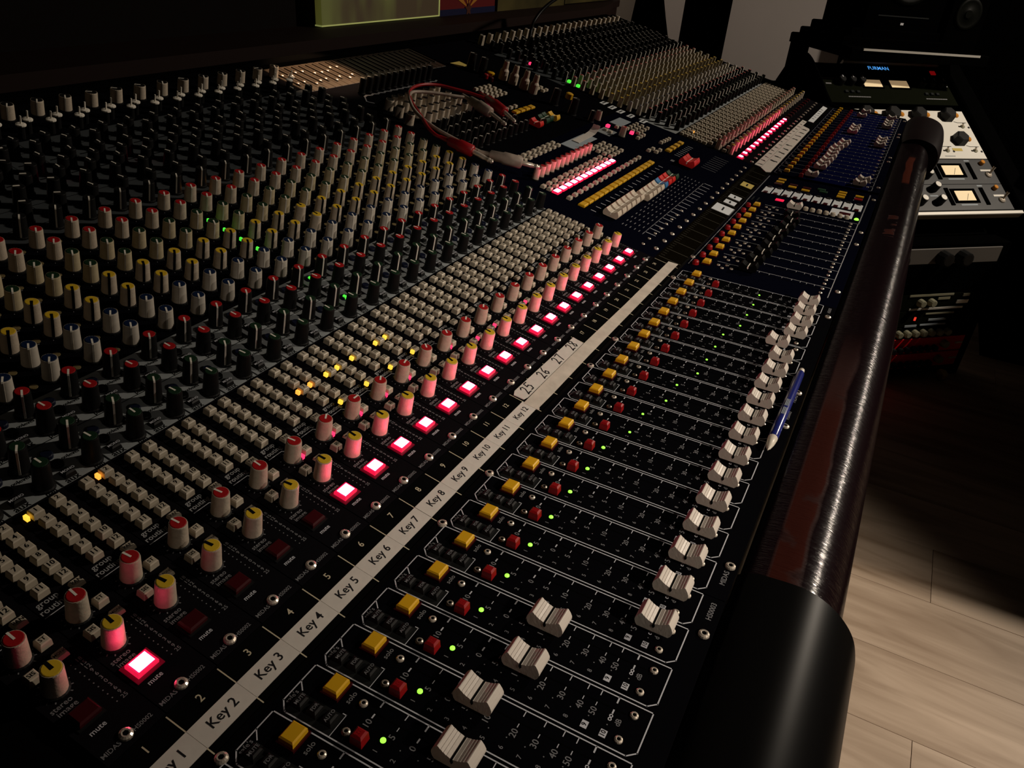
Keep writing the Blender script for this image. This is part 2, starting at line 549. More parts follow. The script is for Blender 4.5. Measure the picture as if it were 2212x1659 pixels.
# ================================================================== THE ROOM
GROUND = -FZ / P
def wall(name, x0, x1, y0, y1, z0, z1, m, label):
    b = MB().box(x0, x1, y0, y1, z0, z1, m)
    return struct(ob(name, b.mesh(name), Matrix.Translation((0, 0, FZ))), label)
CEIL = 54
fl = struct(ob('floor', MB().box(-40, 116, -72, 47, GROUND - 1.5, GROUND - 0.05, 'wall_dark').mesh('floor'), Matrix.Translation((0, 0, FZ))), 'pale oak plank floor beside the mixing desk')
PWID, PLEN = 6.0, 40.0
row = 0
u0 = 31.65 - PWID * 4
while u0 < 112:
    off = (-15.4 - PLEN * 1) if abs(u0 - (31.65 - PWID)) < 0.1 else -72 + R.random() * PLEN - PLEN
    v0 = off
    while v0 < 26:
        a, b_ = max(v0, -72), min(v0 + PLEN, 26)
        if b_ - a > 1 and b_ > -30:
            l2 = b_ - a
            pm = MB().box(0, PWID - 0.03, 0, l2 - 0.03, -0.05, 0.0, 'floor_wood', bev=0.01).mesh('plank')
            ob('plank', pm, Matrix.Translation(W(u0, a, GROUND)), fl)
        v0 += PLEN
    u0 += PWID
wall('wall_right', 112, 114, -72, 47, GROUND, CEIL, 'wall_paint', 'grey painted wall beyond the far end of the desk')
wall('trim_3', 111.2, 112, -70, 5.5, GROUND, CEIL, 'speaker_black', 'black sheet added over the far wall behind the rack')  # added black layer covering this part of the wall
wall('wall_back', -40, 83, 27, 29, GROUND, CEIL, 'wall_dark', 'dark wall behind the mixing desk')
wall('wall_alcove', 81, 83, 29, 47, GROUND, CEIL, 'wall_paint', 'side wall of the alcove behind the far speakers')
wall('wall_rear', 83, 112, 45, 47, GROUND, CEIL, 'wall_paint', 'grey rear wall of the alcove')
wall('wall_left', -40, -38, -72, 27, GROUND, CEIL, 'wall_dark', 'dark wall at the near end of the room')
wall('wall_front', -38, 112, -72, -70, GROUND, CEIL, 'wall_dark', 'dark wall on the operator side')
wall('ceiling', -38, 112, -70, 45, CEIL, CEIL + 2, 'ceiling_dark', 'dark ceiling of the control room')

# ================================================================== THE CONSOLE
UA, UB = -0.6, 67.6
cons = bpy.data.objects.new('mixing_console', None)
COL.objects.link(cons)
cons.location = W(33.5, 8, GROUND)
WM['mixing_console'] = Matrix.Translation(W(33.5, 8, GROUND))
tag(cons, 'huge black mixing desk covered in coloured knobs, lit red buttons and pale faders', 'mixing console')

# chassis and legs
vR, zR, _ = tilt_point(20.75)
prof = [(-5.0, -0.14), (0.62, -0.14), (H0, -0.13)]
v9, z9, _ = tilt_point(SB, -0.13)
vr, zr, _ = tilt_point(20.75, -0.13)
prof += [(v9, z9), (vr, zr), (vr, -5.0), (-4.2, -5.0), (-5.0, -2.2)]
ob('chassis', MB().prism(prof[::-1], UA, UB, 'plastic_black').mesh('chassis'), Matrix.Translation((0, 0, FZ)), cons)
leg_me = MB().box(-1.2, 1.2, -7.5, 7.5, 0, -GROUND - 5.0, 'plastic_black').mesh('leg')
for u in (3, 33.5, 64):
    ob('leg', leg_me, Matrix.Translation(W(u, 8, GROUND)), cons)
# rear rail behind the last row of knobs
ob('rear_rail', MB().box(UA, UB, -0.15, 0.35, -1.5, 0.25, 'rack_black', bev=0.05).mesh('rear_rail'), T(0, 20.75), cons)

# fader panels, eight channels each, then the centre ones
STRIP_PRINT = MB()
sp = STRIP_PRINT
WH = 'print_white'
sp.line([(0.47, -4.58), (0.47, 0.575), (-0.30, 0.575), (-0.44, 0.44), (-0.455, 0.40), (-0.455, -4.44), (-0.33, -4.58), (0.47, -4.58)], 0.022, WH)
sp.line([(0.11, 0.575), (-0.02, 0.44)], 0.020, WH)
sp.line([(-0.03, -0.43), (-0.44, -0.43)], 0.012, WH)
sp.line([(-0.03, -0.43), (-0.03, -0.37)], 0.016, WH)
sp.rect(-0.44, -0.05, -0.43, 0.44, 'panel_safe_grey', z=0.003)
SC = [('10', -0.79, 1), ('5', -1.25, 0), ('0', -1.62, 1), ('5', -1.94, 0), ('10', -2.32, 0), ('20', -2.80, 0), ('30', -3.16, 0), ('40', -3.48, 0), ('50', -3.71, 0), ('∞', -4.0, 1)]
for t, v, th in SC:
    sp.line([(0.46, v), (0.36, v)], 0.026 if th else 0.016, WH)
    sp.line([(0.20, v), (0.14, v)], 0.026 if th else 0.014, WH)
    sp.text(t, 0.02 if t != '∞' else 0.05, v, 0.155, 'print_dim' if t != '∞' else WH)
sp.text('dB', 0.02, -4.14, 0.13, 'print_dim')
for k in range(1, 11):
    v = -1.16 - 0.3155 * (k - 1)
    if k >= 9:
        sp.rect(-0.345, -0.205, v - 0.055, v + 0.055, 'print_white', z=0.004)
        sp.text(str(k), -0.275, v, 0.115, 'print_black', z=0.007)
    else:
        sp.text(str(k), -0.29, v, 0.115, 'print_dim')
    sp.lathe([(0.012, 0.006)], 6, 'print_dim', -0.1, v)
sp.text('solo', 0.26, -0.30, 0.135, 'print_dim')
sp.text("safe's", -0.19, 0.50, 0.12, 'print_dim')
sp.rect(0.215, 0.245, -4.2, -0.65, 'dark_hole', z=0.002)
strip_print = sp.mesh('strip_print')

def fader_panel(u0, u1, name='fader_panel', m='panel_black'):
    b = MB().box(u0 + 0.01, u1 - 0.01, -5.0, 0.70, -0.12, 0, m)
    return ob(name, b.mesh(name), Matrix.Translation((0, 0, FZ)), cons)
fpanels = []
FAR = lambda j: 42.62 + 1.045 * j
for a, b_ in ((0.5, 8.5), (8.5, 16.5), (16.5, 24.5)):
    fpanels.append(fader_panel(a, b_))
    pn = MB()
    pn.text('MIDAS', a + 0.62, -4.83, 0.15, 'print_dim')
    pn.text('HS0003', b_ - 0.38, -4.83, 0.15, 'print_dim')
    kid('panel_lettering', pn.mesh('panel_lettering'), fpanels[-1])
for k in range(1, 25):
    ob('strip_print', strip_print, Fp(k, 0), fpanels[(k - 1) // 8])
cpanel = fader_panel(24.5, 41.6, m='panel_blue')
for a, b_ in ((0, 8), (8, 16), (16, 24)):
    fpanels.append(fader_panel(FAR(a) - 0.52, FAR(b_) - 0.52, m='panel_blue'))
far_print = MB()
far_print.line([(0.50, -4.58), (0.50, 0.575), (-0.30, 0.575), (-0.455, 0.40)], 0.022, 'print_dim')
far_print.line([(-0.455, -4.44), (-0.33, -4.58), (0.50, -4.58)], 0.03, 'print_dim')
for t, v, th in SC:
    far_print.line([(0.46, v), (0.30, v)], 0.03, 'print_dim')
far_print.rect(-0.44, 0.48, -4.4, -1.0, 'panel_blue_print', z=0.002)
fpm = far_print.mesh('strip_print')
for j in range(24):
    ob('strip_print', fpm, Fp(FAR(j), 0), fpanels[3 + j // 8])

# screws
def screw_mesh(name, r):
    b = MB()
    b.lathe([(r, 0), (r * 0.95, r * 0.35), (r * 0.62, r * 0.55)], 14, 'chrome', smooth=False, top=False)
    b.lathe([(r * 0.62, r * 0.55), (r * 0.40, r * 0.50), (r * 0.38, r * 0.1)], 14, 'chrome', top=False)
    b.lathe([(r * 0.44, r * 0.515)], 6, 'dark_hole')
    return b.mesh(name)
scr_s = screw_mesh('screw', 0.072)
scr_b = screw_mesh('screw', 0.105)
for k in range(1, 25):
    for du, v in ((0.27, -0.53), (-0.26, -0.60), (0.27, -4.32), (-0.26, -4.25)):
        if seen(k + du, v, 0, True, 60, 60):
            ob('strip_screw', scr_s, Fp(k + du, v, 0, R.random()), cons)
for u in (1.5, 7.5, 9.5, 15.5, 17.5, 23.5, 26.1, 32.3, 34.2, 40.4, 43.2, 50.3, 51.6, 59, 60.2, 66.2):
    ob('panel_screw', scr_b, Fp(u, -4.85, 0, R.random()), cons)
    if u < 30:
        ob('panel_screw', scr_b, Fp(u, 0.66, 0, R.random()), cons)

# ---- buttons and caps on the fader strips
def btn(name, sx, sy, h, m, bev=0.03, taper=0.02, text=None, ts=0.1, tm='print_black', rot=0.0):
    b = MB().box(-sx / 2, sx / 2, -sy / 2, sy / 2, 0, h, m, bev=bev, taper=taper)
    if text:
        b.text(text, 0, 0, ts, tm, z=h + 0.004, rot=rot)
    return b.mesh(name)
solo_me = btn('solo_button', 0.34, 0.28, 0.13, 'solo_yellow', bev=0.025, taper=0.005)
solo_base = MB().box(-0.20, 0.20, -0.17, 0.17, 0, 0.05, 'button_dark_red').mesh('button_bezel')
safes = [btn('safe_button', 0.24, 0.22, 0.10, 'knob_black', text=t, ts=0.085, tm='print_dim') for t in ('MUTE', 'FDR', 'AUTO')]
mt_me = btn('red_button', 0.21, 0.22, 0.20, 'button_red', bev=0.035, taper=0.01, text='MT', ts=0.08, tm='cap_red')
led_me = MB().lathe([(0.048, 0.0), (0.046, 0.02), (0.03, 0.035)], 10, 'led_green').mesh('level_light')
led_far = MB().lathe([(0.034, 0.0), (0.032, 0.02), (0.02, 0.03)], 10, 'led_green').mesh('level_light')

cap_prof = [(-0.29, 0.07), (-0.33, 0.12), (-0.35, 0.185), (-0.345, 0.235), (-0.315, 0.30), (-0.272, 0.362), (-0.255, 0.376), (-0.238, 0.372), (-0.198, 0.335), (-0.188, 0.338), (-0.148, 0.302), (-0.138, 0.305), (-0.095, 0.278), (-0.085, 0.281), (-0.028, 0.258), (0.028, 0.258)]
cap_prof += [(-y, z) for y, z in cap_prof[::-1][2:]]
def fader_cap_mesh(m):
    b = MB()
    w = 0.215
    n = len(cap_prof)
    # slightly tapered towards the top
    vs = []
    for sgn in (-1, 1):
        for y, z in cap_prof:
            vs.append((sgn * (w - 0.05 * (z - 0.1)), y, z))
    fs = [(i, (i + 1) % n, (i + 1) % n + n, i + n) for i in range(n)]
    b.add(vs, fs, m)
    b.add(vs[:n], [tuple(range(n))], m)
    b.add(vs[n:], [tuple(range(n - 1, -1, -1))], m)
    b.box(-0.03, 0.03, -0.12, 0.12, 0, 0.12, 'knob_black')
    return b.mesh('fader_cap')
def cap_line_mesh(m):
    b = MB()
    b.box(-0.208, 0.208, -0.015, 0.015, 0.22, 0.265, m)
    for s in (-1, 1):
        b.add([(s * 0.210, -0.018, 0.26), (s * 0.210, 0.018, 0.26), (s * 0.213, 0.03, 0.20), (s * 0.2155, 0.0, 0.15), (s * 0.213, -0.03, 0.20)], [(0, 1, 2, 3, 4) if s < 0 else (4, 3, 2, 1, 0)], m)
    return b.mesh('cap_line')
CAPS = {m: fader_cap_mesh(m) for m in ('beige', 'fader_beige', 'fader_red', 'fader_blue', 'fader_green', 'fader_yellow', 'fader_black')}
LINE_K, LINE_W = cap_line_mesh('print_black'), cap_line_mesh('pointer_cream')
def cap(M, m='fader_beige', line=None):
    o = ob('fader_cap', CAPS[m], M, cons)
    kid('cap_line', line or LINE_K, o)
    return o
capv = {1: -2.2, 2: -2.2, 3: -2.28, 4: -2.04, 5: -2.38, 6: -2.35, 20: -3.73, 21: -4.11, 22: -4.13, 23: -4.08, 24: -4.07}
ledv = {13: 2, 14: 2, 15: 3, 16: 3, 17: 4, 18: 4, 19: 4, 20: 4, 21: 5, 22: 5, 23: 5, 24: 5}
for k in range(1, 25):
    o = ob('solo_button', solo_me, Fp(k + 0.27, 0.0, 0.03), cons)
    kid('button_bezel', solo_base, o, Matrix.Translation((0, 0, -0.03 * P)))
    for i, v in enumerate((0.32, 0.03, -0.26)):
        ob('safe_button', safes[i], Fp(k - 0.215, v), cons)
    ob('red_button', mt_me, Fp(k - 0.27, -0.86), cons)
    n = ledv.get(k, 1)
    ob('level_light', led_me if k < 13 else led_far, Fp(k - 0.09, -1.16 - 0.3155 * (n - 1)), cons)
    cap(Fp(k + 0.23, capv.get(k, -4.02)))

# ---- scribble strip with the channel numbers (front of the sloping part)
def scribble(u0, u1, m):
    return ob('number_strip', MB().box(u0, u1, 0.03, 1.04, -0.12, 0, m).mesh('number_strip'), T(0, 0), cons)
ns = scribble(0.5, 24.5, 'scribble_black')
nm = MB()
for k in range(1, 25):
    nm.text(str(k), k, 0.84, 0.20 if k < 10 else 0.18, 'print_cream')
    nm.line([(k + 0.5, 0.99), (k + 0.5, 0.05)], 0.022, 'print_cream')
kid('number_lettering', nm.mesh('number_lettering'), ns)
ns2 = scribble(24.5, 42.0, 'scribble_brown')
nm = MB()
for i in range(17):
    nm.line([(24.9 + i, 0.95), (24.9 + i, 0.05)], 0.03, 'print_faint')
    for q_ in range(1, 4):
        nm.line([(24.9 + i + q_ * 0.25, 0.95), (24.9 + i + q_ * 0.25, 0.80)], 0.02, 'print_faint')
kid('number_lettering', nm.mesh('number_lettering'), ns2)
scribble(42.0, UB, 'scribble_black')
# front edge trim where the two surfaces meet
ob('hinge_trim', MB().box(UA, UB, -0.06, 0.03, -0.1, 0.02, 'plastic_black').mesh('hinge_trim'), T(0, 0), cons)

# ---- input modules
def module_mesh(w0, w1):
    b = MB()
    zones = [(1.05, 5.82, 'module_black'), (5.82, 8.22, 'panel_grey'), (8.22, SB, 'panel_black'), (SB, 13.35, 'panel_black'), (13.35, 18.3, 'panel_rear_grey'), (18.3, 20.6, 'panel_black')]
    for s0, s1, m in zones:
        pts = []
        for s in (s0, s1):
            v, z, _ = tilt_point(s)
            dv, dz = v - H0, z
            # local coords of the lower slope frame
            y, zz = dv * ca + dz * sa, -dv * sa + dz * ca
            pts.append((y, zz))
        (ya, za), (yb, zb) = pts
        b.add([(w0, ya, za), (w1, ya, za), (w1, yb, zb), (w0, yb, zb), (w0, ya, za - 0.12), (w1, ya, za - 0.12), (w1, yb, zb - 0.12), (w0, yb, zb - 0.12)],
              [(0, 1, 2, 3), (0, 4, 5, 1), (3, 2, 6, 7), (0, 3, 7, 4), (1, 5, 6, 2)], m)
    return b.mesh('input_module')
mod_near = module_mesh(-0.445, 0.535)
mod_far = module_mesh(-0.465, 0.56)

mp = MB()
mp.text('MIDAS', -0.27, 1.20, 0.105, 'print_dim')
mp.text('HS0002', 0.26, 1.20, 0.10, 'print_dim')
mp.text('mute', -0.16, 1.60, 0.125, 'print_white')
mp.text('stereo', -0.22, 2.27, 0.13, 'print_dim')
mp.text('image', -0.20, 2.16, 0.135, 'print_dim')
for i, t in enumerate(('18', '15', '12', '9', '6', '3', '0', '3', '6', '9', '25')):
    mp.text(t, 0.40, 2.70 - i * 0.097, 0.10, 'print_dim')
    mp.lathe([(0.012, 0.005)], 6, 'print_dim', 0.27, 2.70 - i * 0.097)
mp.text('group', -0.20, 3.93, 0.16, 'print_mid')
mp.text('routing', -0.20, 3.77, 0.16, 'print_mid')
mp.line([(-0.43, 3.66), (-0.06, 3.66), (-0.01, 3.60)], 0.014, 'print_white')
for cu, cs in ((-0.11, 2.54), (-0.11, 3.33)):
    for i in range(11):
        a = math.radians(-235 + 29 * i + 180)
        mp.line([(cu + 0.21 * math.cos(a), cs + 0.21 * math.sin(a)), (cu + 0.235 * math.cos(a), cs + 0.235 * math.sin(a))], 0.018, 'print_dim')
mod_print = mp.mesh('module_print')
mp = MB()
for s0 in (5.82, 7.08):
    mp.text('aux', -0.21, s0 + 0.07, 0.20, 'print_black')
    mp.text('pan', 0.32, s0 + 0.02, 0.15, 'print_black')
    mp.text('level', 0.22, s0 + 0.62, 0.13, 'print_black')
    mp.text('∞', 0.04, s0 + 0.62, 0.13, 'print_black')
    mp.line([(-0.445, s0 + 1.20), (0.535, s0 + 1.20)], 0.02, 'print_black')
mp.line([(0.525, 5.83), (0.525, 8.22)], 0.018, 'print_black')
EQ = [(8.57, 'cap_blue', 'beige_pale'), (9.21, 'cap_blue', 'beige_pale'), (9.85, 'cap_yellow', 'beige'), (10.49, 'cap_yellow', 'beige'), (11.13, 'cap_green', 'beige_yellow'), (11.77, 'cap_green', 'beige_yellow'), (12.42, 'cap_red', 'beige'), (13.07, 'cap_red', 'beige')]
def sloped(b, s):     # move the last added print onto the upper slope if needed
    pass
for s, _, _ in EQ[:2]:
    for i in range(11):
        a = math.radians(-235 + 29 * i + 180)
        mp.line([(0.39 + 0.20 * math.cos(a) if abs(0.2 * math.cos(a)) < 0.14 else 0.39 + 0.14 * math.copysign(1, math.cos(a)), s + 0.21 * math.sin(a)), (0.39 + 0.13 * math.cos(a), s + 0.235 * math.sin(a))], 0.014, 'print_dim')
aux_print = mp.mesh('aux_print')
up = MB()      # print on the upper slope, in coordinates from s = SB
for s, _, _ in EQ[2:]:
    y = s - SB
    for i in range(9):
        a = math.radians(-235 + 36 * i + 180)
        up.line([(0.36 + 0.17 * math.cos(a), y + 0.21 * math.sin(a)), (0.36 + 0.19 * math.cos(a), y + 0.24 * math.sin(a))], 0.014, 'print_dim')
    up.line([(-0.30, y - 0.12), (-0.05, y - 0.12)], 0.02, 'print_dim')
for s in (14.0, 14.9, 15.8, 16.7, 17.6):
    y = s - SB
    up.line([(-0.44, y), (0.53, y)], 0.02, 'print_black')
    up.line([(-0.30, y + 0.25), (-0.02, y + 0.25)], 0.05, 'print_black')
up_print = up.mesh('equalizer_print')

# ---- knobs
def knob_body(name, m, h, rb, rt):
    b = MB()
    n = 18
    b.lathe([(rb * 1.16, 0.0), (rb * 1.16, 0.045), (rb, 0.06)], n, 'knob_collar', top=False)
    b.lathe([(rb, 0.05), (rt, h - 0.02)], n, m, smooth=True, top=False)
    b.lathe([(rt, h - 0.02), (rt * 0.95, h)], n, m)
    return b.mesh(name)
def pointer_mesh(m, h, rb, rt, w=0.034):
    b = MB()
    e = 0.012
    # along the top, over the edge and down the flank (towards +y)
    P1 = [(-0.02, h + e + 0.006), (rt * 0.95, h + e), (rt + e, h - 0.02), (rb + e - 0.002, 0.07)]
    P0_ = [(-0.02, h - 0.01), (rt * 0.9, h - 0.01), (rt - 0.01, h - 0.04), (rb - 0.012, 0.07)]
    vs, fs = [], []
    for sx in (-w / 2, w / 2):
        for y, z in P1 + P0_[::-1]:
            vs.append((sx, y, z))
    n = 8
    fs = [(i, (i + 1) % n, (i + 1) % n + n, i + n) for i in range(n)]
    b.add(vs, [f[::-1] for f in fs], m)
    b.add(vs[:n], [tuple(range(n))[::-1]], m)
    b.add(vs[n:], [tuple(range(n))], m)
    return b.mesh('pointer')
def cap_disc(m, h, rt):
    return MB().lathe([(rt * 0.88, h - 0.01), (rt * 0.88, h + 0.006), (rt * 0.80, h + 0.012)], 16, m).mesh('knob_cap')
KB = {}
for m in ('beige', 'beige_pale', 'beige_yellow'):
    KB[m] = (knob_body('equalizer_knob', m, 0.55, 0.182, 0.160), 0.55, 0.182, 0.160)
KB['black'] = (knob_body('aux_knob', 'knob_black', 0.62, 0.178, 0.152), 0.62, 0.178, 0.152)
PT, CD = {}, {}
def knob(name, body, capm, ptr, M, parent=None):
    me, h, rb, rt = KB[body]
    o = ob(name, me, M, parent or cons)
    if capm:
        if (capm, h, rt) not in CD:
            CD[(capm, h, rt)] = cap_disc(capm, h, rt)
        kid('knob_cap', CD[(capm, h, rt)], o)
    if ptr:
        if (ptr, h, rt) not in PT:
            PT[(ptr, h, rt)] = pointer_mesh(ptr, h, rb, rt, 0.058 if ptr == 'print_black' else 0.038)
        kid('pointer', PT[(ptr, h, rt)], o)
    return o
CCW = math.radians(145)

# ---- small parts of the modules
route = [btn('routing_button', 0.215, 0.20, 0.15, 'button_beige', bev=0.02, taper=0.008, text=str(i), ts=0.135) for i in range(1, 13)]
pan_b = btn('pan_button', 0.215, 0.17, 0.09, 'button_beige', bev=0.02, taper=0.01, text='PAN', ts=0.095)
st_b = btn('switch_button', 0.20, 0.19, 0.15, 'button_beige', bev=0.02, taper=0.01, text='ST', ts=0.10)
sis_b = btn('switch_button', 0.20, 0.19, 0.15, 'button_beige', bev=0.02, taper=0.01, text='SIS', ts=0.10)
mono_b = btn('switch_button', 0.20, 0.17, 0.08, 'button_beige', bev=0.02, taper=0.01, text='MONO', ts=0.07)
aux_b = btn('aux_button', 0.24, 0.20, 0.12, 'knob_black', bev=0.03, taper=0.02, text='MONO', ts=0.085, tm='print_white')
on_b = MB().lathe([(0.12, 0), (0.115, 0.07), (0.10, 0.09)], 14, 'button_navy').mesh('on_button')
pre_b = MB().lathe([(0.12, 0), (0.115, 0.06), (0.10, 0.075)], 14, 'knob_black').mesh('pre_button')
dot_me = MB().lathe([(0.085, 0), (0.08, 0.012)], 14, 'lens_amber').mesh('indicator_lens')
def led_box(m, h=0.105):
    return MB().box(-0.030, 0.030, -0.052, 0.052, 0, h, m, bev=0.008).mesh('indicator_light')
LED = {m: led_box(m) for m in ('led_amber', 'led_yellow', 'led_red', 'led_green_pure')}
mute_off = btn('mute_button', 0.36, 0.29, 0.10, 'button_dark_red', bev=0.03, taper=0.0)
def mute_lit_mesh(sx, sy):
    b = MB().box(-sx / 2, sx / 2, -sy / 2, sy / 2, 0, 0.09, 'mute_rim', bev=0.02)
    b.box(-sx / 2 + 0.045, sx / 2 - 0.045, -sy / 2 + 0.04, sy / 2 - 0.04, 0.085, 0.115, 'mute_core', bev=0.02)
    return b.mesh('mute_button')
mute_on = mute_lit_mesh(0.38, 0.30)
mute_base_glow = MB().box(-0.25, 0.25, -0.21, 0.20, 0, 0.02, 'bezel_glow').mesh('button_bezel')  # oversized base with the surrounding red glow painted in
mute_base = MB().box(-0.22, 0.22, -0.19, 0.17, 0, 0.02, 'knob_collar').mesh('button_bezel')

routed = {9: (7, 8), 10: (7, 8), 11: (7,), 12: (7, 8), 4: (2,), 3: (1,)}
amber_kind = {9: 'led_amber', 4: 'led_amber', 10: 'led_yellow', 11: 'led_yellow', 12: 'led_yellow', 3: 'led_yellow'}
def module(u, k, near):
    """k: channel 1-24 of the bank"""
    M0 = T(u, 0)
    o = ob('input_module', mod_near if near else mod_far, M0, cons)
    if near:
        kid('module_print', mod_print, o)
        kid('aux_print', aux_print, o)
        ob('equalizer_print', up_print, T(u, SB + 1e-4), o)
        ob('module_screw', scr_b, T(u, 1.23, 0, R.random()), cons)
    lit = (k == 2 or k >= 7) if near else k <= 14
    if seen(u, 1.9):
        m = ob('mute_button', mute_on if lit else mute_off, T(u - 0.13, 1.91, 0.02), cons)
        kid('button_bezel', mute_base_glow if lit else mute_base, m, Matrix.Translation((0, 0, -0.02 * P)))
    return o
for k in range(1, 25):
    u = float(k)
    module(u, k, True)
    j = R.uniform
    # rotary controls of the lower end
    if seen(u, 2.54):
        knob('level_knob', 'beige', 'cap_yellow', 'print_black', T(u - 0.11, 2.54, 0, j(-0.12, 0.25) if k < 9 else j(-0.5, 0.2)), cons)
    if seen(u, 3.33):
        th = j(-0.1, 0.2) if k < 8 else -1.2 + j(-0.35, 0.5)
        knob('pan_knob', 'beige', 'cap_red', 'pointer_cream', T(u - 0.11, 3.33, 0, th), cons)
    for du, s, me in ((-0.20, 2.90, sis_b), (0.29, 2.95, mono_b), (0.26, 3.29, st_b)):
        if seen(u + du, s, 0.1):
            ob('switch_button', me, T(u + du, s), cons)
    if seen(u, 3.86, 0.1):
        ob('pan_button', pan_b, T(u + 0.28, 3.86), cons)
    for i in range(12):
        s = 5.56 - 0.290 * (i // 2)
        du = -0.18 if i % 2 == 0 else 0.235
        if seen(u + du, s, 0.1):
            ob('routing_button', route[i], T(u + du, s), cons)
        if i + 1 in routed.get(k, ()):
            ob('indicator_light', LED[amber_kind[k]], T(u + du - 0.17, s + 0.01, 0.01), cons)
    if k in (9, 10, 11, 12):
        ob('indicator_light', LED['led_yellow'], T(u + 0.08, 3.80, 0.01), cons)
    if k in (7, 8, 9, 10, 11, 13):
        ob('indicator_light', LED['led_red'], T(u + 0.07, 3.22, 0.01), cons)
    if k in (14, 15, 17):
        ob('indicator_light', LED['led_red'], T(u + 0.02, 2.90, 0.03), cons)
    # aux sends
    for n, (s, cm) in enumerate(((6.05, 'cap_green'), (6.66, 'cap_green'), (7.30, 'cap_red'), (7.92, 'cap_red'))):
        if seen(u + 0.32, s):
            th = CCW + j(-0.06, 0.06) if n % 2 else j(-0.1, 0.1)
            knob('aux_knob', 'black', cm, 'pointer_cream', T(u + 0.32, s, 0, th), cons)
    for s0 in (6.03, 7.29):
        if seen(u - 0.2, s0):
            ob('aux_button', aux_b, T(u - 0.2, s0), cons)
            ob('pre_button', pre_b, T(u - 0.17, s0 + 0.33), cons)
            ob('on_button', on_b, T(u - 0.16, s0 + 0.64), cons)
    if k == 13:
        ob('indicator_light', LED['led_green_pure'], T(u - 0.20, 7.86, 0.04), cons)
        ob('indicator_light', LED['led_green_pure'], T(u - 0.20, 6.62, 0.04), cons)
    # equalizer
    for n, (s, cm, body) in enumerate(EQ):
        if seen(u + 0.38, s):
            pc = 'print_black' if cm == 'cap_yellow' else 'pointer_cream'
            th = CCW + j(-0.08, 0.08)
            if k == 15 and cm == 'cap_yellow':
                th = 0.0
            knob('equalizer_knob', body, cm, pc, T(u + 0.38, s, 0, th), cons)
            ob('indicator_lens', dot_me, T(u - 0.03, s), cons)
        if k == 13 and n in (2, 3, 4, 5):
            ob('indicator_light', LED['led_green_pure'], T(u - 0.13, s + 0.02, 0.05), cons)
    # upper black controls
    for du, s, ang in ((0.40, 13.70, CCW), (-0.05, 14.25, 0.1), (0.33, 15.0, 0.2), (-0.12, 15.5, 0.1), (0.36, 15.95, 0.3), (-0.10, 16.35, 0.0), (0.30, 17.05, 0.25), (-0.10, 17.45, 0.1)):
        if seen(u + du, s):
            th = ang + j(-0.25, 0.25) if ang != CCW else CCW
            if k < 11 and ang != CCW:
                th += 1.0
            knob('upper_knob', 'black', None, 'pointer_cream', T(u + du, s, 0, th), cons)
    if k in (11, 14):
        ob('indicator_light', LED['led_red'], T(u + 0.05, 15.78, 0.05), cons)
    if k in (14, 15):
        ob('indicator_light', LED['led_amber'], T(u - 0.2, 13.5, 0.05), cons)

# rear rows: white tipped switches and beige gain knobs
tip = MB()
tip.lathe([(0.11, 0), (0.10, 0.42)], 12, 'knob_black')
tip.lathe([(0.15, 0.42), (0.15, 0.46), (0.10, 0.48)], 12, 'pointer_cream')
tip.box(-0.018, 0.018, -0.02, 0.02, 0.47, 0.72, 'pointer_cream')
tip_me = tip.mesh('gain_switch')
for k in range(1, 25):
    for du, s in ((0.30, 18.75), (-0.10, 18.50)):
        if seen(k + du, s):
            ob('gain_switch', tip_me, T(k + du, s, 0, R.random()), cons)
KB['gain'] = (knob_body('gain_knob', 'beige', 0.52, 0.20, 0.19), 0.52, 0.20, 0.19)
for k in range(1, 25):
    if seen(k + 0.1, 19.8):
        knob('gain_knob', 'gain', 'knob_black', 'pointer_cream', T(k + 0.35, 19.75, 0, R.choice((CCW, 1.0, 1.4, 0.6, CCW))), cons)

# ---- far bank of input modules: same modules, too small there to pick every control apart
for j_ in range(24):
    module(FAR(j_), j_ + 1, False)
def tf(u, s, z):
    v, zz, a = tilt_point(s, z)
    return u, v, zz
def stuff_knobs(name, rows, bodym, ptrm, label=None):
    """one joined part for a zone of the far bank"""
    b = MB()
    n = 8
    for s, du, capm, h, rb, rt, th in rows:
        for j_ in range(24):
            u = FAR(j_) + du
            v, zz, a = tilt_point(s)
            c, sn = math.cos(a), math.sin(a)
            def tr(x, y, z):
                return (u + x, v + y * c - z * sn, zz + y * sn + z * c)
            vs = []
            for r, z in ((rb, 0), (rt, h - 0.03), (rt * 0.85, h)):
                for i in range(n):
                    t = 2 * math.pi * i / n
                    vs.append(tr(r * math.cos(t), r * math.sin(t), z))
            fs = [(k2 * n + i, k2 * n + (i + 1) % n, (k2 + 1) * n + (i + 1) % n, (k2 + 1) * n + i) for k2 in range(2) for i in range(n)]
            b.add(vs, fs, bodym)
            b.add(vs[-n:], [tuple(range(n))], capm)
            t2 = th + R.uniform(-0.15, 0.15)
            dx, dy = -math.sin(t2), math.cos(t2)
            wx, wy = -dy * 0.022, dx * 0.022
            q_ = [tr(wx, wy, h + 0.008), tr(-wx, -wy, h + 0.008), tr(dx * rt - wx, dy * rt - wy, h + 0.008), tr(dx * rt + wx, dy * rt + wy, h + 0.008),
                  tr(dx * (rb + 0.012) - wx, dy * (rb + 0.012) - wy, 0.06), tr(dx * (rb + 0.012) + wx, dy * (rb + 0.012) + wy, 0.06)]
            b.add(q_, [(0, 1, 2, 3), (3, 2, 4, 5)], ptrm)
    o = ob(name, b.mesh(name), Matrix.Translation((0, 0, FZ)), cons)
    o['kind'] = 'stuff'
    if label: o['label'] = label
    return o
def krow(s, du, cm, th, h=0.55, rb=0.165, rt=0.132):
    return (s, du, cm, h, rb, rt, th)
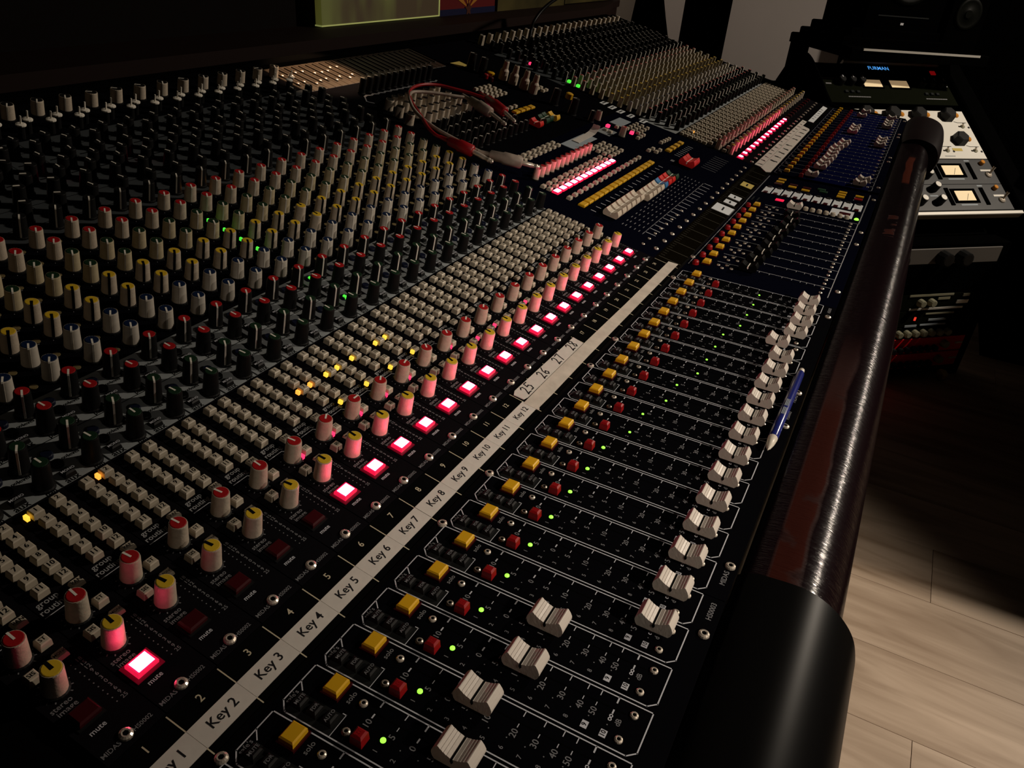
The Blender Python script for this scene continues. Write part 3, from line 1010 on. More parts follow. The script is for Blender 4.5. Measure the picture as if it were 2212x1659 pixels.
stuff_knobs('distant_aux_knobs', [krow(6.05, 0.34, 'cap_green', 0, 0.62), krow(6.66, 0.34, 'cap_green', CCW, 0.62), krow(7.3, 0.34, 'cap_red', 0, 0.62), krow(7.92, 0.34, 'cap_red', CCW, 0.62)], 'knob_black', 'pointer_cream')
for cm, bm, nm_ in (('cap_blue', 'beige_pale', 'distant_blue_knobs'), ('cap_green', 'beige_yellow', 'distant_green_knobs'), ('cap_red', 'beige', 'distant_red_knobs')):
    stuff_knobs(nm_, [krow(s, 0.4, cm, CCW) for s, c_, _ in EQ if c_ == cm], bm, 'pointer_cream')
stuff_knobs('distant_yellow_knobs', [krow(s, 0.4, 'cap_yellow', CCW) for s, c_, _ in EQ if c_ == 'cap_yellow'], 'beige_yellow', 'print_black')
stuff_knobs('distant_upper_knobs', [krow(s, du, 'knob_black', th, 0.62) for du, s, th in ((0.4, 13.7, CCW), (-0.05, 14.25, 0.1), (0.33, 15.0, 0.2), (-0.12, 15.5, 0.1), (0.36, 15.95, 0.3), (-0.1, 16.35, 0), (0.3, 17.05, 0.2), (-0.1, 17.45, 0.1), (0.3, 18.3, 0.4), (0.0, 18.8, 0.4))], 'knob_black', 'pointer_cream')
stuff_knobs('distant_gain_knobs', [krow(19.75, 0.3, 'knob_black', 1.0, 0.6, 0.2, 0.18)], 'beige', 'pointer_cream')
stuff_knobs('distant_level_knobs', [krow(2.54, -0.11, 'cap_yellow', 0)], 'beige', 'print_black')
stuff_knobs('distant_pan_knobs', [krow(3.33, -0.11, 'cap_red', -1.0)], 'beige', 'pointer_cream')
b = MB()
for j_ in range(24):
    for i in range(15):
        if i < 12:
            s, du = 5.56 - 0.29 * (i // 2), (-0.18 if i % 2 == 0 else 0.235)
        else:
            s, du = ((3.86, 0.28), (2.9, -0.2), (3.29, 0.26))[i - 12]
        u = FAR(j_) + du
        v, zz, a = tilt_point(s)
        c, sn = math.cos(a), math.sin(a)
        x = 0.105
        vs = [(u + sx * x * q_, v + sy * x * q_ * c - z * sn, zz + sy * x * q_ * sn + z * c) for q_, z in ((1, 0), (1, 0.13), (0.8, 0.15)) for sx, sy in ((-1, -1), (1, -1), (1, 1), (-1, 1))]
        b.add(vs, [(0, 1, 5, 4), (1, 2, 6, 5), (2, 3, 7, 6), (3, 0, 4, 7), (4, 5, 9, 8), (5, 6, 10, 9), (6, 7, 11, 10), (7, 4, 8, 11), (8, 9, 10, 11)], 'button_beige')
o = ob('distant_routing_buttons', b.mesh('distant_routing_buttons'), Matrix.Translation((0, 0, FZ)), cons)
o['kind'] = 'stuff'
for j_, s in ((1, 5.2), (14, 3.4)):
    ob('indicator_light', LED['led_amber'], T(FAR(j_) + 0.05, s, 0.02), cons)
# far strip buttons, caps, screws
farv = [-1.35, -4.0, -1.5, -1.55, -1.6, -1.65, -1.62, -1.6, -1.7, -1.85, -1.9, -3.95, -3.95, -3.95, -1.9, -1.9, -1.9, -4.2, -3.85, -3.85, -3.85, -1.8, -3.9, -1.9]
for j_ in range(24):
    u = FAR(j_)
    o = ob('solo_button', solo_me, Fp(u + 0.27, 0.0, 0.03), cons)
    ob('red_button', mt_me, Fp(u - 0.25, -0.86), cons)
    if j_ != 17:
        cap(Fp(u + 0.2, farv[j_]))
    ob('strip_screw', scr_s, Fp(u + 0.27, -4.32), cons)
    ob('module_screw', scr_b, T(u, 1.23, 0, R.random()), cons)
    if j_ % 2 == 0:
        ob('safe_button', safes[0], Fp(u - 0.2, 0.32), cons)
cap(Fp(FAR(0) + 0.2, -3.88))

# ---- VCA strips
vp = MB()
vp.line([(0.50, -4.60), (0.50, -0.3)], 0.026, 'print_mid')
vp.line([(-0.5, 0.6), (0.5, 0.6)], 0.024, 'print_mid')
vp.line([(-0.5, -4.60), (0.5, -4.60)], 0.030, 'print_mid')
for t, v, th in SC:
    vp.line([(0.48, v), (0.36, v)], 0.022, 'print_mid')
vp.rect(0.21, 0.25, -4.2, -0.9, 'dark_hole', z=0.002)
vpm = vp.mesh('strip_print')
vca_v = [-1.54, -1.58, -1.67, -1.74, -1.71, -1.77, -1.89, -1.92, -1.75, -1.64]
dome = MB().lathe([(0.13, 0), (0.125, 0.12), (0.09, 0.17), (0.03, 0.185)], 12, 'button_red').mesh('red_button')
for i in range(10):
    u = 25.81 + 1.02 * i
    ob('strip_print', vpm, Fp(u, 0), cpanel)
    o = ob('solo_button', solo_me, Fp(u + 0.0, 0.02, 0.03), cons)
    kid('button_bezel', solo_base, o, Matrix.Translation((0, 0, -0.03 * P)))
    ob('red_button', dome, Fp(u - 0.38, 0.36), cons)
    for du, v in ((0.1, -0.42), (-0.15, -0.62), (0.25, -0.72), (0.0, -0.95)):
        ob('strip_screw', scr_s, Fp(u + du, v), cons)
    for du in (0.25, -0.2):
        ob('strip_screw', scr_s, Fp(u + du, -4.3), cons)
    if i < 9:
        cap(Fp(u + 0.2, vca_v[i]), 'fader_black', LINE_W)
cap(Fp(35.75, -1.62))

# ---- display block
dp = MB()
dp.line([(35.52, 0.62), (41.25, 0.62)], 0.05, 'print_dim')
dp.line([(35.52, -4.62), (41.25, -4.62)], 0.05, 'print_dim')
dp.line([(39.6, -3.95), (40.7, -3.95)], 0.04, 'print_dim')
for v in (0.45, 0.2):
    dp.line([(35.9, v), (36.5, v)], 0.08, 'panel_dark_grey')
kid('display_print', dp.mesh('display_print'), cpanel)
lab_me = MB().box(-0.60, 0.60, -0.205, 0.205, 0, 0.03, 'label_white', bev=0.01).mesh('scribble_label')
key_r = btn('display_key', 0.30, 0.20, 0.05, 'button_dark_red', bev=0.01, taper=0.0)
key_k = btn('display_key', 0.24, 0.20, 0.05, 'knob_black', bev=0.01, taper=0.0)
for i in range(10):
    v = 0.14 - 0.492 * i
    ob('scribble_label', lab_me, Fp(38.25, v), cons)
    ob('display_key', key_r, Fp(37.72, v, 0.01), cons)
    ob('display_key', key_k, Fp(38.85, v, 0.01), cons)
bar = {m: MB().box(-0.14, 0.14, -0.20, 0.20, 0, 0.05, m, bev=0.01).mesh('bar_button') for m in ('solo_yellow', 'button_dark_red', 'button_red', 'fader_green', 'mute_rim')}
for u, v, m in ((40.9, -0.12, 'solo_yellow'), (40.3, -0.12, 'solo_yellow'), (39.8, -0.1, 'button_dark_red'), (40.2, -0.85, 'button_dark_red'), (39.75, -0.85, 'solo_yellow'), (40.1, -1.55, 'button_dark_red'), (39.6, -1.55, 'solo_yellow'), (40.7, -3.3, 'solo_yellow'), (40.2, -3.3, 'solo_yellow'), (39.7, -3.3, 'solo_yellow'), (40.5, -4.15, 'solo_yellow'), (39.9, -4.15, 'button_red'), (36.75, -0.75, 'mute_rim'), (36.75, -1.6, 'button_dark_red'), (40.4, -2.25, 'fader_green'), (40.0, -2.4, 'fader_green')):
    ob('bar_button', bar[m], Fp(u, v), cons)
rnd = MB().lathe([(0.12, 0), (0.12, 0.12), (0.09, 0.16)], 12, 'button_beige').mesh('round_button')
for i in range(7):
    ob('round_button', rnd, Fp(36.0, -2.12 - 0.317 * i), cons)
pl = ob('display_window', MB().box(-0.62, 0.62, -0.52, 0.52, 0, 0.02, 'label_white').mesh('display_window'), Fp(36.7, -3.72), cons)
kid('display_glass', MB().box(-0.2, 0.2, -0.25, 0.25, 0.02, 0.04, 'button_dark_red').mesh('display_glass'), pl, Matrix.Translation((0, -0.15 * P, 0)))
ob('level_light', MB().lathe([(0.11, 0), (0.1, 0.05), (0.06, 0.08)], 12, 'led_green').mesh('level_light'), Fp(36.15, -4.45), cons)

# ---- centre section, sloping part
mpan = MB()
def zone(b, u0, u1, s0, s1, m):
    cuts = [s0] + ([SB] if s0 < SB < s1 else []) + [s1]
    for a, c_ in zip(cuts, cuts[1:]):
        va, za, _ = tilt_point(a); vb, zb, _ = tilt_point(c_)
        vs = [(u, v, z + dz) for dz in (0, -0.12) for u, v, z in ((u0, va, za), (u1, va, za), (u1, vb, zb), (u0, vb, zb))]
        b.add(vs, [(0, 1, 2, 3), (0, 4, 5, 1), (3, 2, 6, 7), (0, 3, 7, 4), (1, 5, 6, 2)], m)
zone(mpan, 24.54, 36.3, 1.05, SB, 'panel_blue')
zone(mpan, 24.54, 36.3, SB, 18.0, 'panel_black')
mc = ob('centre_panel', mpan.mesh('centre_panel'), Matrix.Translation((0, 0, FZ)), cons)
mpan = MB()
zone(mpan, 36.32, 42.1, 1.05, SB, 'panel_blue')
zone(mpan, 36.32, 42.1, SB, 20.6, 'panel_black')
mc2 = ob('centre_panel', mpan.mesh('centre_panel'), Matrix.Translation((0, 0, FZ)), cons)
# blank metal modules at the rear, ribbed with seams
blank = MB()
blank.box(-0.23, 0.23, 18.02 - SB, 20.6 - SB, -0.12, 0, 'meter_panel', bev=0.02)
blank.box(-0.05, 0.05, 18.6 - SB, 20.4 - SB, 0.0, 0.05, 'meter_panel', bev=0.01)
blank_me = blank.mesh('blank_module')
for i in range(24):
    o = ob('blank_module', blank_me, T(24.85 + 0.48 * i, SB + 1e-4), cons)
    if i < 9:
        for s in (18.7, 19.6):
            ob('blank_screw', scr_s, T(24.85 + 0.48 * i, s + R.uniform(-0.2, 0.2), 0.05), cons)

pr = MB()       # printed scales of the centre section (lower slope)
for i in range(17):
    u = 26.45 + 0.56 * i
    for s in (2.15, 2.35, 2.55, 2.75, 2.95, 3.1):
        pr.line([(u - 0.16, s), (u + 0.0, s)], 0.035, 'print_dim')
    pr.line([(u + 0.12, 2.1), (u + 0.12, 1.7)], 0.035, 'print_white')
    pr.line([(u - 0.1, 4.55), (u - 0.1, 4.35)], 0.04, 'print_white')
pr.line([(26.2, 2.15), (35.3, 2.15)], 0.02, 'print_dim')
for i in range(8):
    pr.line([(38.2 + 0.35 * i, 4.6), (38.2 + 0.35 * i, 4.3)], 0.035, 'print_white')
    pr.line([(38.0 + 0.4 * i, 3.0), (38.0 + 0.4 * i, 2.2)], 0.03, 'print_dim')
pr.rect(36.9, 37.2, 4.25, 4.45, 'print_dim')
kid('centre_print', pr.mesh('centre_print'), mc, Matrix.Rotation(A, 4, 'X').copy() if False else Matrix.Translation((0, H0 * P, 0)) @ Matrix.Rotation(A, 4, 'X'))
for i in range(8):
    ob('module_screw', scr_b, T(25.4 + 1.05 * i, 1.26, 0, R.random()), cons)
    ob('strip_screw', scr_s, T(25.3 + 0.75 * i, 1.79), cons)
for i in range(8):
    ob('module_screw', scr_b, T(33.9 + 1.0 * i, 1.26, 0, R.random()), cons)

small_b = btn('small_button', 0.27, 0.20, 0.13, 'button_beige', bev=0.02, taper=0.01)
yel_b = btn('group_solo_button', 0.46, 0.30, 0.10, 'solo_yellow', bev=0.03, taper=0.0)
mute_g = mute_lit_mesh(0.44, 0.30)
for i in range(16):
    u = 26.45 + 0.58 * i
    ob('group_solo_button', yel_b, T(u, 4.98), cons)
    ob('small_button', small_b, T(u, 5.64), cons)
    if i < 12:
        ob('group_mute_button', mute_g, T(u + 0.06, 6.27, 0.02), cons)
        ob('small_button', small_b, T(u, 6.90), cons)
        ob('small_button', small_b, T(u + 0.02, 6.60), cons)
KB['thin'] = (knob_body('group_knob', 'beige', 0.52, 0.15, 0.14), 0.52, 0.15, 0.14)
for i in range(12):
    knob('group_knob', 'thin', 'cap_red', None, T(26.88 + 0.53 * i, 7.52), cons)
for i in range(4):
    for n in range(4):
        ob('small_button', small_b, T(33.6 + 0.5 * i, 7.64 - 0.34 * n), cons)
for i in range(8):
    for s in (9.16, 8.85):
        ob('small_button', small_b, T(28.4 + 0.52 * i, s), cons)
# group fader caps
gm = ['beige'] * 10 + ['fader_blue', 'fader_red', 'fader_red', 'fader_green']
for i, m in enumerate(gm):
    cap(T(26.5 + 0.575 * i, 3.70 if i < 6 else 3.50), m, LINE_W)
for u in (36.98, 37.52):
    cap(T(u, 3.55) @ Matrix.Scale(1.22, 4), 'fader_red', LINE_W)
for i in range(4):
    ob('group_solo_button', yel_b, T(38.4 + 0.72 * i, 5.04), cons)
for u, s in ((36.94, 5.72), (37.49, 5.67), (37.21, 5.37), (37.75, 5.35), (39.17, 5.76), (39.6, 5.74), (40.0, 5.72), (40.4, 5.7)):
    ob('small_button', small_b, T(u, s), cons)
# plates, labels and knobs on the module nearest the far bank
def plate(name, u0, u1, s0, s1, m, z=0.02):
    um, sm_ = (u0 + u1) / 2, (s0 + s1) / 2
    hu, hs = (u1 - u0) / 2, (s1 - s0) / 2
    return ob(name, MB().box(-hu, hu, -hs, hs, 0, z, m, bev=z * 0.4).mesh(name), T(um, sm_, 0.003), cons)
plate('name_plate', 32.5, 35.5, 8.15, 8.92, 'label_grey')
plate('name_plate', 39.2, 40.85, 8.22, 8.95, 'label_grey')
for u, s in ((42.4, 10.62), (42.2, 9.99), (42.1, 9.38), (42.05, 8.69), (42.0, 7.85)):
    pl = plate('marking_label', u - 0.42, u + 0.42, s - 0.16, s + 0.16, 'label_white')
    kid('marking_text', MB().line([(-0.25, 0), (0.25, 0)], 0.09, 'panel_dark_grey', z=0.022).mesh('marking_text'), pl)
knob('centre_knob', 'beige', 'knob_black', 'pointer_cream', T(38.63, 9.48, 0, 1), cons)
knob('centre_knob', 'black', None, 'pointer_cream', T(37.9, 9.6, 0, 1), cons)
knob('centre_knob', 'beige', 'cap_red', 'pointer_cream', T(37.5, 7.53, 0, 1), cons)
for u, s, m in ((38.2, 8.65, 'led_red'), (38.7, 7.38, 'led_red'), (43.4, 16.3, 'led_red'), (43.3, 13.48, 'led_green_pure'), (43.2, 12.8, 'led_green_pure')):
    ob('indicator_light', MB().box(-0.10, 0.10, -0.10, 0.10, 0, 0.16, m, bev=0.03).mesh('indicator_light'), T(u, s), cons)
plate('grey_plate', 36.7, 37.9, 7.95, 8.75, 'panel_grey')
for i in range(4):
    for n in range(3):
        ob('small_button', small_b, T(39.2 + 0.52 * i, 7.85 - 0.34 * n), cons)
for i in range(3):
    ob('small_button', small_b, T(38.3 + 0.45 * i, 6.85), cons)
for u, s in ((37.3, 8.9), (37.4, 8.45), (37.35, 8.15), (38.7, 8.3)):
    ob('small_button', small_b, T(u, s), cons)
# upper centre: black and beige rotary rows
KB['mini'] = (knob_body('monitor_knob', 'knob_black', 0.5, 0.14, 0.12), 0.5, 0.14, 0.12)
KB['minibeige'] = (knob_body('monitor_knob', 'beige', 0.5, 0.17, 0.15), 0.5, 0.17, 0.15)
for s in (10.8, 11.45, 12.1, 12.78):
    for i in range(5):
        for d in (0, 0.5):
            if s > 12 and i > 3:
                continue
            knob('monitor_knob', 'mini', 'pointer_cream' if False else None, 'pointer_cream', T(27.15 + 1.12 * i + d, s, 0, 0.6 + R.uniform(-0.3, 0.3)), cons)
for s in (13.48, 14.10, 14.75, 15.4):
    for i in range(4):
        for d in (0, 0.47):
            knob('cue_knob', 'minibeige', 'knob_black', None, T(27.4 + 1.05 * i + d, s, 0), cons)
for u, s in ((26.75, 15.2), (26.55, 14.5), (26.3, 13.75)):
    knob('cue_knob', 'gain', 'knob_black', None, T(u, s), cons)
KB['tallblack'] = (knob_body('talk_knob', 'knob_black', 0.7, 0.15, 0.14), 0.7, 0.15, 0.14)
for i in range(12):
    knob('talk_knob', 'tallblack', None, 'pointer_cream', T(27.2 + 0.51 * i, 17.06, 0, 0.7), cons)
zz_ = MB()
zz_.line([(27.0 + 0.25 * i, 16.72 - SB + (0.08 if i % 2 else 0)) for i in range(26)], 0.10, 'print_dim')
zz_.line([(27.0, 16.72 - SB), (26.6, 16.3 - SB), (26.9, 15.9 - SB)], 0.06, 'print_dim')
ob('centre_print', zz_.mesh('centre_print'), T(0, SB + 1e-4), mc)
for i in range(4):
    for n in range(4):
        ob('small_button', small_b, T(34.5 + 0.48 * i, 15.1 - 0.34 * n), cons)
for i in range(3):
    ob('small_button', small_b, T(33.7 + 0.5 * i, 12.75), cons)
for i in range(4):
    ob('group_solo_button', yel_b, T(34.0 + 0.58 * i, 12.3), cons)
for u in (31.9, 33.0):
    ob('indicator_light', MB().box(-0.12, 0.12, -0.12, 0.12, 0, 0.2, 'led_red', bev=0.03).mesh('indicator_light'), T(u, 13.2), cons)
cap(T(35.35, 10.8), 'fader_yellow', LINE_W)
cap(T(34.75, 10.9), 'fader_green', LINE_W)
cap(T(34.2, 10.85), 'fader_green', LINE_W)
cap(T(33.3, 10.78), 'fader_red', LINE_W)
# tall two-stage knobs
tall = MB()
tall.lathe([(0.26, 0.0), (0.25, 0.50), (0.17, 0.62), (0.15, 0.98), (0.13, 1.02)], 16, 'beige')
tall.lathe([(0.10, 1.025)], 12, 'knob_black')
tall_me = tall.mesh('master_knob')
for s in (15.5, 14.83, 14.12, 13.5):
    ob('master_knob', tall_me, T(38.25, s), cons)
KB['bigblack'] = (knob_body('output_knob', 'knob_black', 0.9, 0.24, 0.20), 0.9, 0.24, 0.20)
for u, s in ((37.9, 11.95), (37.65, 10.68), (37.4, 17.2), (37.5, 16.5)):
    knob('output_knob', 'bigblack', None, 'pointer_cream', T(u, s, 0, 0.8), cons)
disc_y = MB().lathe([(0.22, 0), (0.22, 0.28), (0.15, 0.32)], 14, 'solo_yellow').mesh('round_button')
for u, s in ((40.2, 12.05), (37.55, 15.95)):
    ob('round_button', disc_y, T(u, s), cons)
for i in range(4):
    ob('small_button', small_b, T(39.3 + 0.4 * (i % 2), 13.7 - 0.36 * (i // 2)), cons)
ob('marking_label', MB().box(-0.5, 0.5, -0.3, 0.3, 0, 0.03, 'label_yellow').mesh('marking_label'), T(37.3, 17.9), cons)
for u, m in ((37.1, 'button_red'), (37.0, 'button_dark_red')):
    ob('round_button', MB().lathe([(0.16, 0), (0.15, 0.2), (0.1, 0.24)], 12, m).mesh('round_button'), T(u, 16.0 if m == 'button_red' else 15.6), cons)

# ---- armrest
def smooth_prof(pts, n=5):
    out = []
    for i in range(len(pts) - 1):
        p0 = pts[max(i - 1, 0)]; p1 = pts[i]; p2 = pts[i + 1]; p3 = pts[min(i + 2, len(pts) - 1)]
        for t in range(n):
            t /= n
            out.append(tuple(0.5 * (2 * p1[c] + (p2[c] - p0[c]) * t + (2 * p0[c] - 5 * p1[c] + 4 * p2[c] - p3[c]) * t * t + (3 * p1[c] - p0[c] - 3 * p2[c] + p3[c]) * t ** 3) for c in (0, 1)))
    out.append(pts[-1])
    return out
arm = smooth_prof([(-5.06, -0.30), (-5.25, -0.14), (-5.7, -0.06), (-6.15, -0.02), (-6.55, -0.12), (-6.9, -0.40), (-7.12, -0.80), (-7.2, -1.3), (-7.0, -1.9), (-6.4, -2.4), (-5.1, -2.5)])
ob('armrest', MB().prism(arm, 9.5, UB - 1.2, 'leather', smooth=True).mesh('armrest'), Matrix.Translation((0, 0, FZ)), cons)
endp = smooth_prof([(-5.02, -0.22), (-5.3, -0.04), (-5.8, 0.04), (-6.35, 0.05), (-6.85, -0.14), (-7.26, -0.50), (-7.5, -0.95), (-7.62, -1.6), (-7.4, -2.3), (-6.6, -2.9), (-5.02, -3.0)])
ob('armrest_cap', MB().prism(endp, UA, 9.62, 'plastic_black', smooth=True).mesh('armrest_cap'), Matrix.Translation((0, 0, FZ)), cons)
fard = smooth_prof([(-5.02, -0.1), (-5.4, 0.25), (-6.1, 0.42), (-6.9, 0.32), (-7.5, 0.0), (-7.85, -0.7), (-7.8, -1.5), (-7.4, -2.1), (-6.6, -2.6), (-5.02, -2.8)])
secs = [(UB - 9.5, 0.90), (UB - 8.6, 0.97), (UB - 7.0, 1.01), (UB - 3.0, 1.04), (UB - 0.6, 1.02), (UB + 0.2, 0.96)]
b = MB()
nf = len(fard)
vs = [(u, -6.3 + (y + 6.3) * k_, -1.1 + (z + 1.1) * k_) for u, k_ in secs for y, z in fard]
fs = [(r_ * nf + i, (r_ + 1) * nf + i, (r_ + 1) * nf + (i + 1) % nf, r_ * nf + (i + 1) % nf) for r_ in range(len(secs) - 1) for i in range(nf)]
b.add(vs, fs, 'leather_plain', True)
b.add(vs[:nf], [tuple(range(nf))], 'leather_plain')
b.add(vs[-nf:], [tuple(range(nf - 1, -1, -1))], 'leather_plain')
ob('armrest_cap', b.mesh('armrest_cap'), Matrix.Translation((0, 0, FZ)), cons)
# far end cheek with its raised fin
chk = smooth_prof([(-4.9, -0.1), (0.2, 0.1), (1.1, 0.5), (2.2, 2.0), (3.3, 3.35), (4.0, 3.75), (4.6, 3.4), (5.1, 2.2), (5.7, 1.3), (7.0, 1.4), (12.0, 2.5), (20.9, 4.6)], 4)
chk += [(20.9, -5.0), (-4.9, -5.0)]
ob('end_cheek', MB().prism(chk[::-1], UB, UB + 0.7, 'speaker_black').mesh('end_cheek'), Matrix.Translation((0, 0, FZ)), cons)

# ================================================================== THINGS LYING ON THE DESK
# printed label tape
def thing(name, M, label, cat, group=None):
    o = bpy.data.objects.new(name, None)
    COL.objects.link(o)
    o.empty_display_size = 0.02
    WM[o.name] = M
    o.matrix_local = M
    return tag(o, label, cat, group)
t = thing('label_tape', T(6.3, 0.40), 'white tape of printed labels Key 1 to Key 12 along the channel numbers', 'label tape')
for k in range(1, 13):
    dz = 0.006 if k in (8, 9) else 0.0
    lo = 0.18 + (0.01 if k in (9, 12) else 0)
    b = MB().box(-0.497, 0.497, lo - 0.40, 0.60 - 0.40, 0, 0.012 + dz, 'tape_white')
    o = ob('label', b.mesh('label'), T(float(k), 0.40, 0.004), t)
    kid('label_text', MB().text('Key %d' % k, 0.02, 0.0, 0.235 if k < 10 else 0.22, 'ink', z=0.016 + dz).mesh('label_text'), o)
# long blank masking tape
b = MB()
ed = [(12.48, 0.10), (12.62, 0.16), (13.4, 0.15), (16, 0.17), (20, 0.16), (24.84, 0.14), (24.72, 0.50), (20, 0.51), (16.4, 0.55), (14, 0.56), (12.45, 0.55)]
n = len(ed)
vs = [(x, y, z) for z in (0.004, 0.022) for x, y in ed]
b.add(vs, [tuple(range(n - 1, -1, -1)), tuple(range(n, 2 * n))] + [(i, (i + 1) % n, (i + 1) % n + n, i + n) for i in range(n)], 'tape_beige')
tag(ob('masking_tape', b.mesh('masking_tape'), T(0, 0)), 'long blank beige masking tape running on from the printed labels', 'tape')
b = MB()
ed = [(12.58, 0.62), (12.75, 0.58), (16.45, 0.57), (16.50, 0.93), (14.5, 0.95), (12.72, 0.97), (12.55, 0.90)]
n = len(ed)
vs = [(x, y, z) for z in (0.004, 0.024) for x, y in ed]
b.add(vs, [tuple(range(n - 1, -1, -1)), tuple(range(n, 2 * n))] + [(i, (i + 1) % n, (i + 1) % n + n, i + n) for i in range(n)], 'tape_white')
o = tag(ob('number_tape', b.mesh('number_tape'), T(0, 0)), 'short tape with handwritten 25 26 27 28 above the blank masking tape', 'tape')
def hand(b, strokes, x, y, s, z):
    for st in strokes:
        b.line([(x + a * s, y + c * s) for a, c in st], 0.034, 'ink', z=z)
D2 = [[(-0.3, 0.35), (-0.1, 0.5), (0.12, 0.4), (0.1, 0.1), (-0.15, -0.25), (-0.3, -0.45), (0.0, -0.38), (0.25, -0.42)]]
D5 = [[(0.3, 0.48), (-0.1, 0.5), (-0.2, 0.08), (0.1, 0.12), (0.26, -0.1), (0.1, -0.42), (-0.22, -0.42)]]
D6 = [[(0.2, 0.5), (-0.15, 0.15), (-0.22, -0.25), (0.0, -0.48), (0.22, -0.3), (0.12, -0.02), (-0.15, -0.15)]]
D7 = [[(-0.25, 0.4), (0.28, 0.45), (0.1, 0.0), (-0.05, -0.5)]]
D8 = [[(0.2, 0.42), (-0.1, 0.5), (-0.2, 0.25), (0.1, 0.0), (0.22, -0.28), (0.0, -0.48), (-0.2, -0.3), (0.0, 0.0), (0.25, 0.25), (0.2, 0.42)]]
hb = MB()
for i, d in enumerate((D5, D6, D7, D8)):
    x = 12.98 + 0.98 * i
    hand(hb, D2, x, 0.76, 0.30, 0.028)
    hand(hb, d, x + 0.22, 0.78, 0.30, 0.028)
kid('handwriting', hb.mesh('handwriting'), o)
# tapes on the far bank
def curved_tape(name, ed, m, label, lift=0.0):
    b = MB()
    n = len(ed)
    vs = [(x, y, z + (lift if i in (1, 2) else 0)) for z in (0.004, 0.03) for i, (x, y) in enumerate(ed)]
    b.add(vs, [tuple(range(n - 1, -1, -1)), tuple(range(n, 2 * n))] + [(i, (i + 1) % n, (i + 1) % n + n, i + n) for i in range(n)], m)
    return tag(ob(name, b.mesh(name), T(0, 0)), label, 'tape')
def scrawl(b, x, y, sz, z):
    pts = [(x + R.uniform(-0.3, 0.3) * sz, y + R.uniform(-0.5, 0.5) * sz) for _ in range(5)]
    b.line(pts, 0.085, 'ink', z=z)
o = curved_tape('number_tape', [(42.3, 0.62), (58.4, 0.62), (58.5, 0.96), (42.3, 1.00)], 'tape_white', 'long white tape of small handwritten numbers on the far bank')
hb = MB()
for i in range(16):
    scrawl(hb, 42.8 + 1.0 * i, 0.80, 0.24, 0.034)
kid('handwriting', hb.mesh('handwriting'), o)
o = curved_tape('name_tape', [(41.7, 0.20), (42.0, -0.02), (56.0, 0.02), (56.4, 0.12), (56.6, 0.60), (42.2, 0.60)], 'tape_white', 'wide white tape with large handwriting beside the far yellow buttons')
hb = MB()
for i in range(9):
    for _ in range(2):
        scrawl(hb, 44.5 + 1.25 * i + (1.0 if i > 4 else 0), 0.32, 0.36, 0.034)
kid('handwriting', hb.mesh('handwriting'), o)
o = curved_tape('name_tape', [(58.9, 0.22), (66.3, 0.22), (66.5, 0.60), (58.8, 0.60)], 'label_white', 'short white tape at the far end of the number strip')
hb = MB()
for i in range(6):
    scrawl(hb, 60.2 + 0.9 * i, 0.41, 0.26, 0.034)
kid('handwriting', hb.mesh('handwriting'), o)
# stickers on the centre number strip
def sticker(u, s, su, ss, m, label):
    o = tag(ob('sticker', MB().box(-su, su, -ss, ss, 0.002, 0.02, m).mesh('sticker'), T(u, s)), label, 'sticker')
    kid('sticker_mark', MB().line([(-su * 0.4, 0), (su * 0.4, 0.02)], 0.08, 'panel_dark_grey', z=0.023).mesh('sticker_mark'), o)
sticker(38.0, 0.42, 0.42, 0.30, 'label_yellow', 'square yellow sticker on the dark number strip')
sticker(35.3, 0.42, 0.30, 0.30, 'label_white', 'small white square sticker next below the yellow one')
sticker(34.3, 0.42, 0.30, 0.28, 'label_white', 'small white square sticker beside the large striped sticker')
sticker(33.0, 0.44, 0.55, 0.45, 'label_white', 'large white striped sticker on the dark number strip')
# folded tape lying on the grey plate
b = MB()
cp = [(0.0, 0.02), (0.9, 0.05), (1.6, 0.06), (2.1, 0.12), (2.45, 0.30), (2.5, 0.45)]
vs = []
for dz in (0.0, 0.02):
    for x, z in cp:
        vs += [(x, -0.2, z + dz), (x, 0.2, z + dz)]
n = len(cp)
fs = []
for i in range(n - 1):
    a = 2 * i
    fs += [(a, a + 1, a + 3, a + 2), (2 * n + a, 2 * n + a + 2, 2 * n + a + 3, 2 * n + a + 1), (a, a + 2, 2 * n + a + 2, 2 * n + a), (a + 1, 2 * n + a + 1, 2 * n + a + 3, a + 3)]
b.add(vs, fs, 'tape_white')
tag(ob('curled_tape', b.mesh('curled_tape'), T(33.6, 8.58, 0.02)), 'curled strip of pale tape stuck on the grey name plate', 'tape')

# pen
pt = thing('ballpoint_pen', Fp(16.4, -4.70), 'blue ballpoint pen with white tip lying beside the fader caps', 'pen')
pa, pb = Vector((13.92, -4.68, 0.13)), Vector((18.76, -4.72, 0.13))
dirv = (pb - pa)
def along(t):
    return tuple(pa + dirv * t)
def penpart(name, ts, rs, m):
    b = MB().tube([along(t_) for t_ in ts], rs, 12, m)
    return ob(name, b.mesh(name), Matrix.Translation((0, 0, FZ)), pt)
penpart('barrel', [0.13, 0.14, 0.5, 0.93, 0.95], [0.115, 0.13, 0.13, 0.115, 0.10], 'pen_blue')
penpart('tip_cone', [0.0, 0.015, 0.02, 0.07, 0.128, 0.13], [0.012, 0.02, 0.05, 0.10, 0.125, 0.11], 'pen_white')
penpart('button', [0.945, 0.955, 0.99, 1.0], [0.06, 0.085, 0.085, 0.06], 'pen_white')
b = MB().text('the pen', 0, 0, 0.01, 'pen_white') if False else MB()
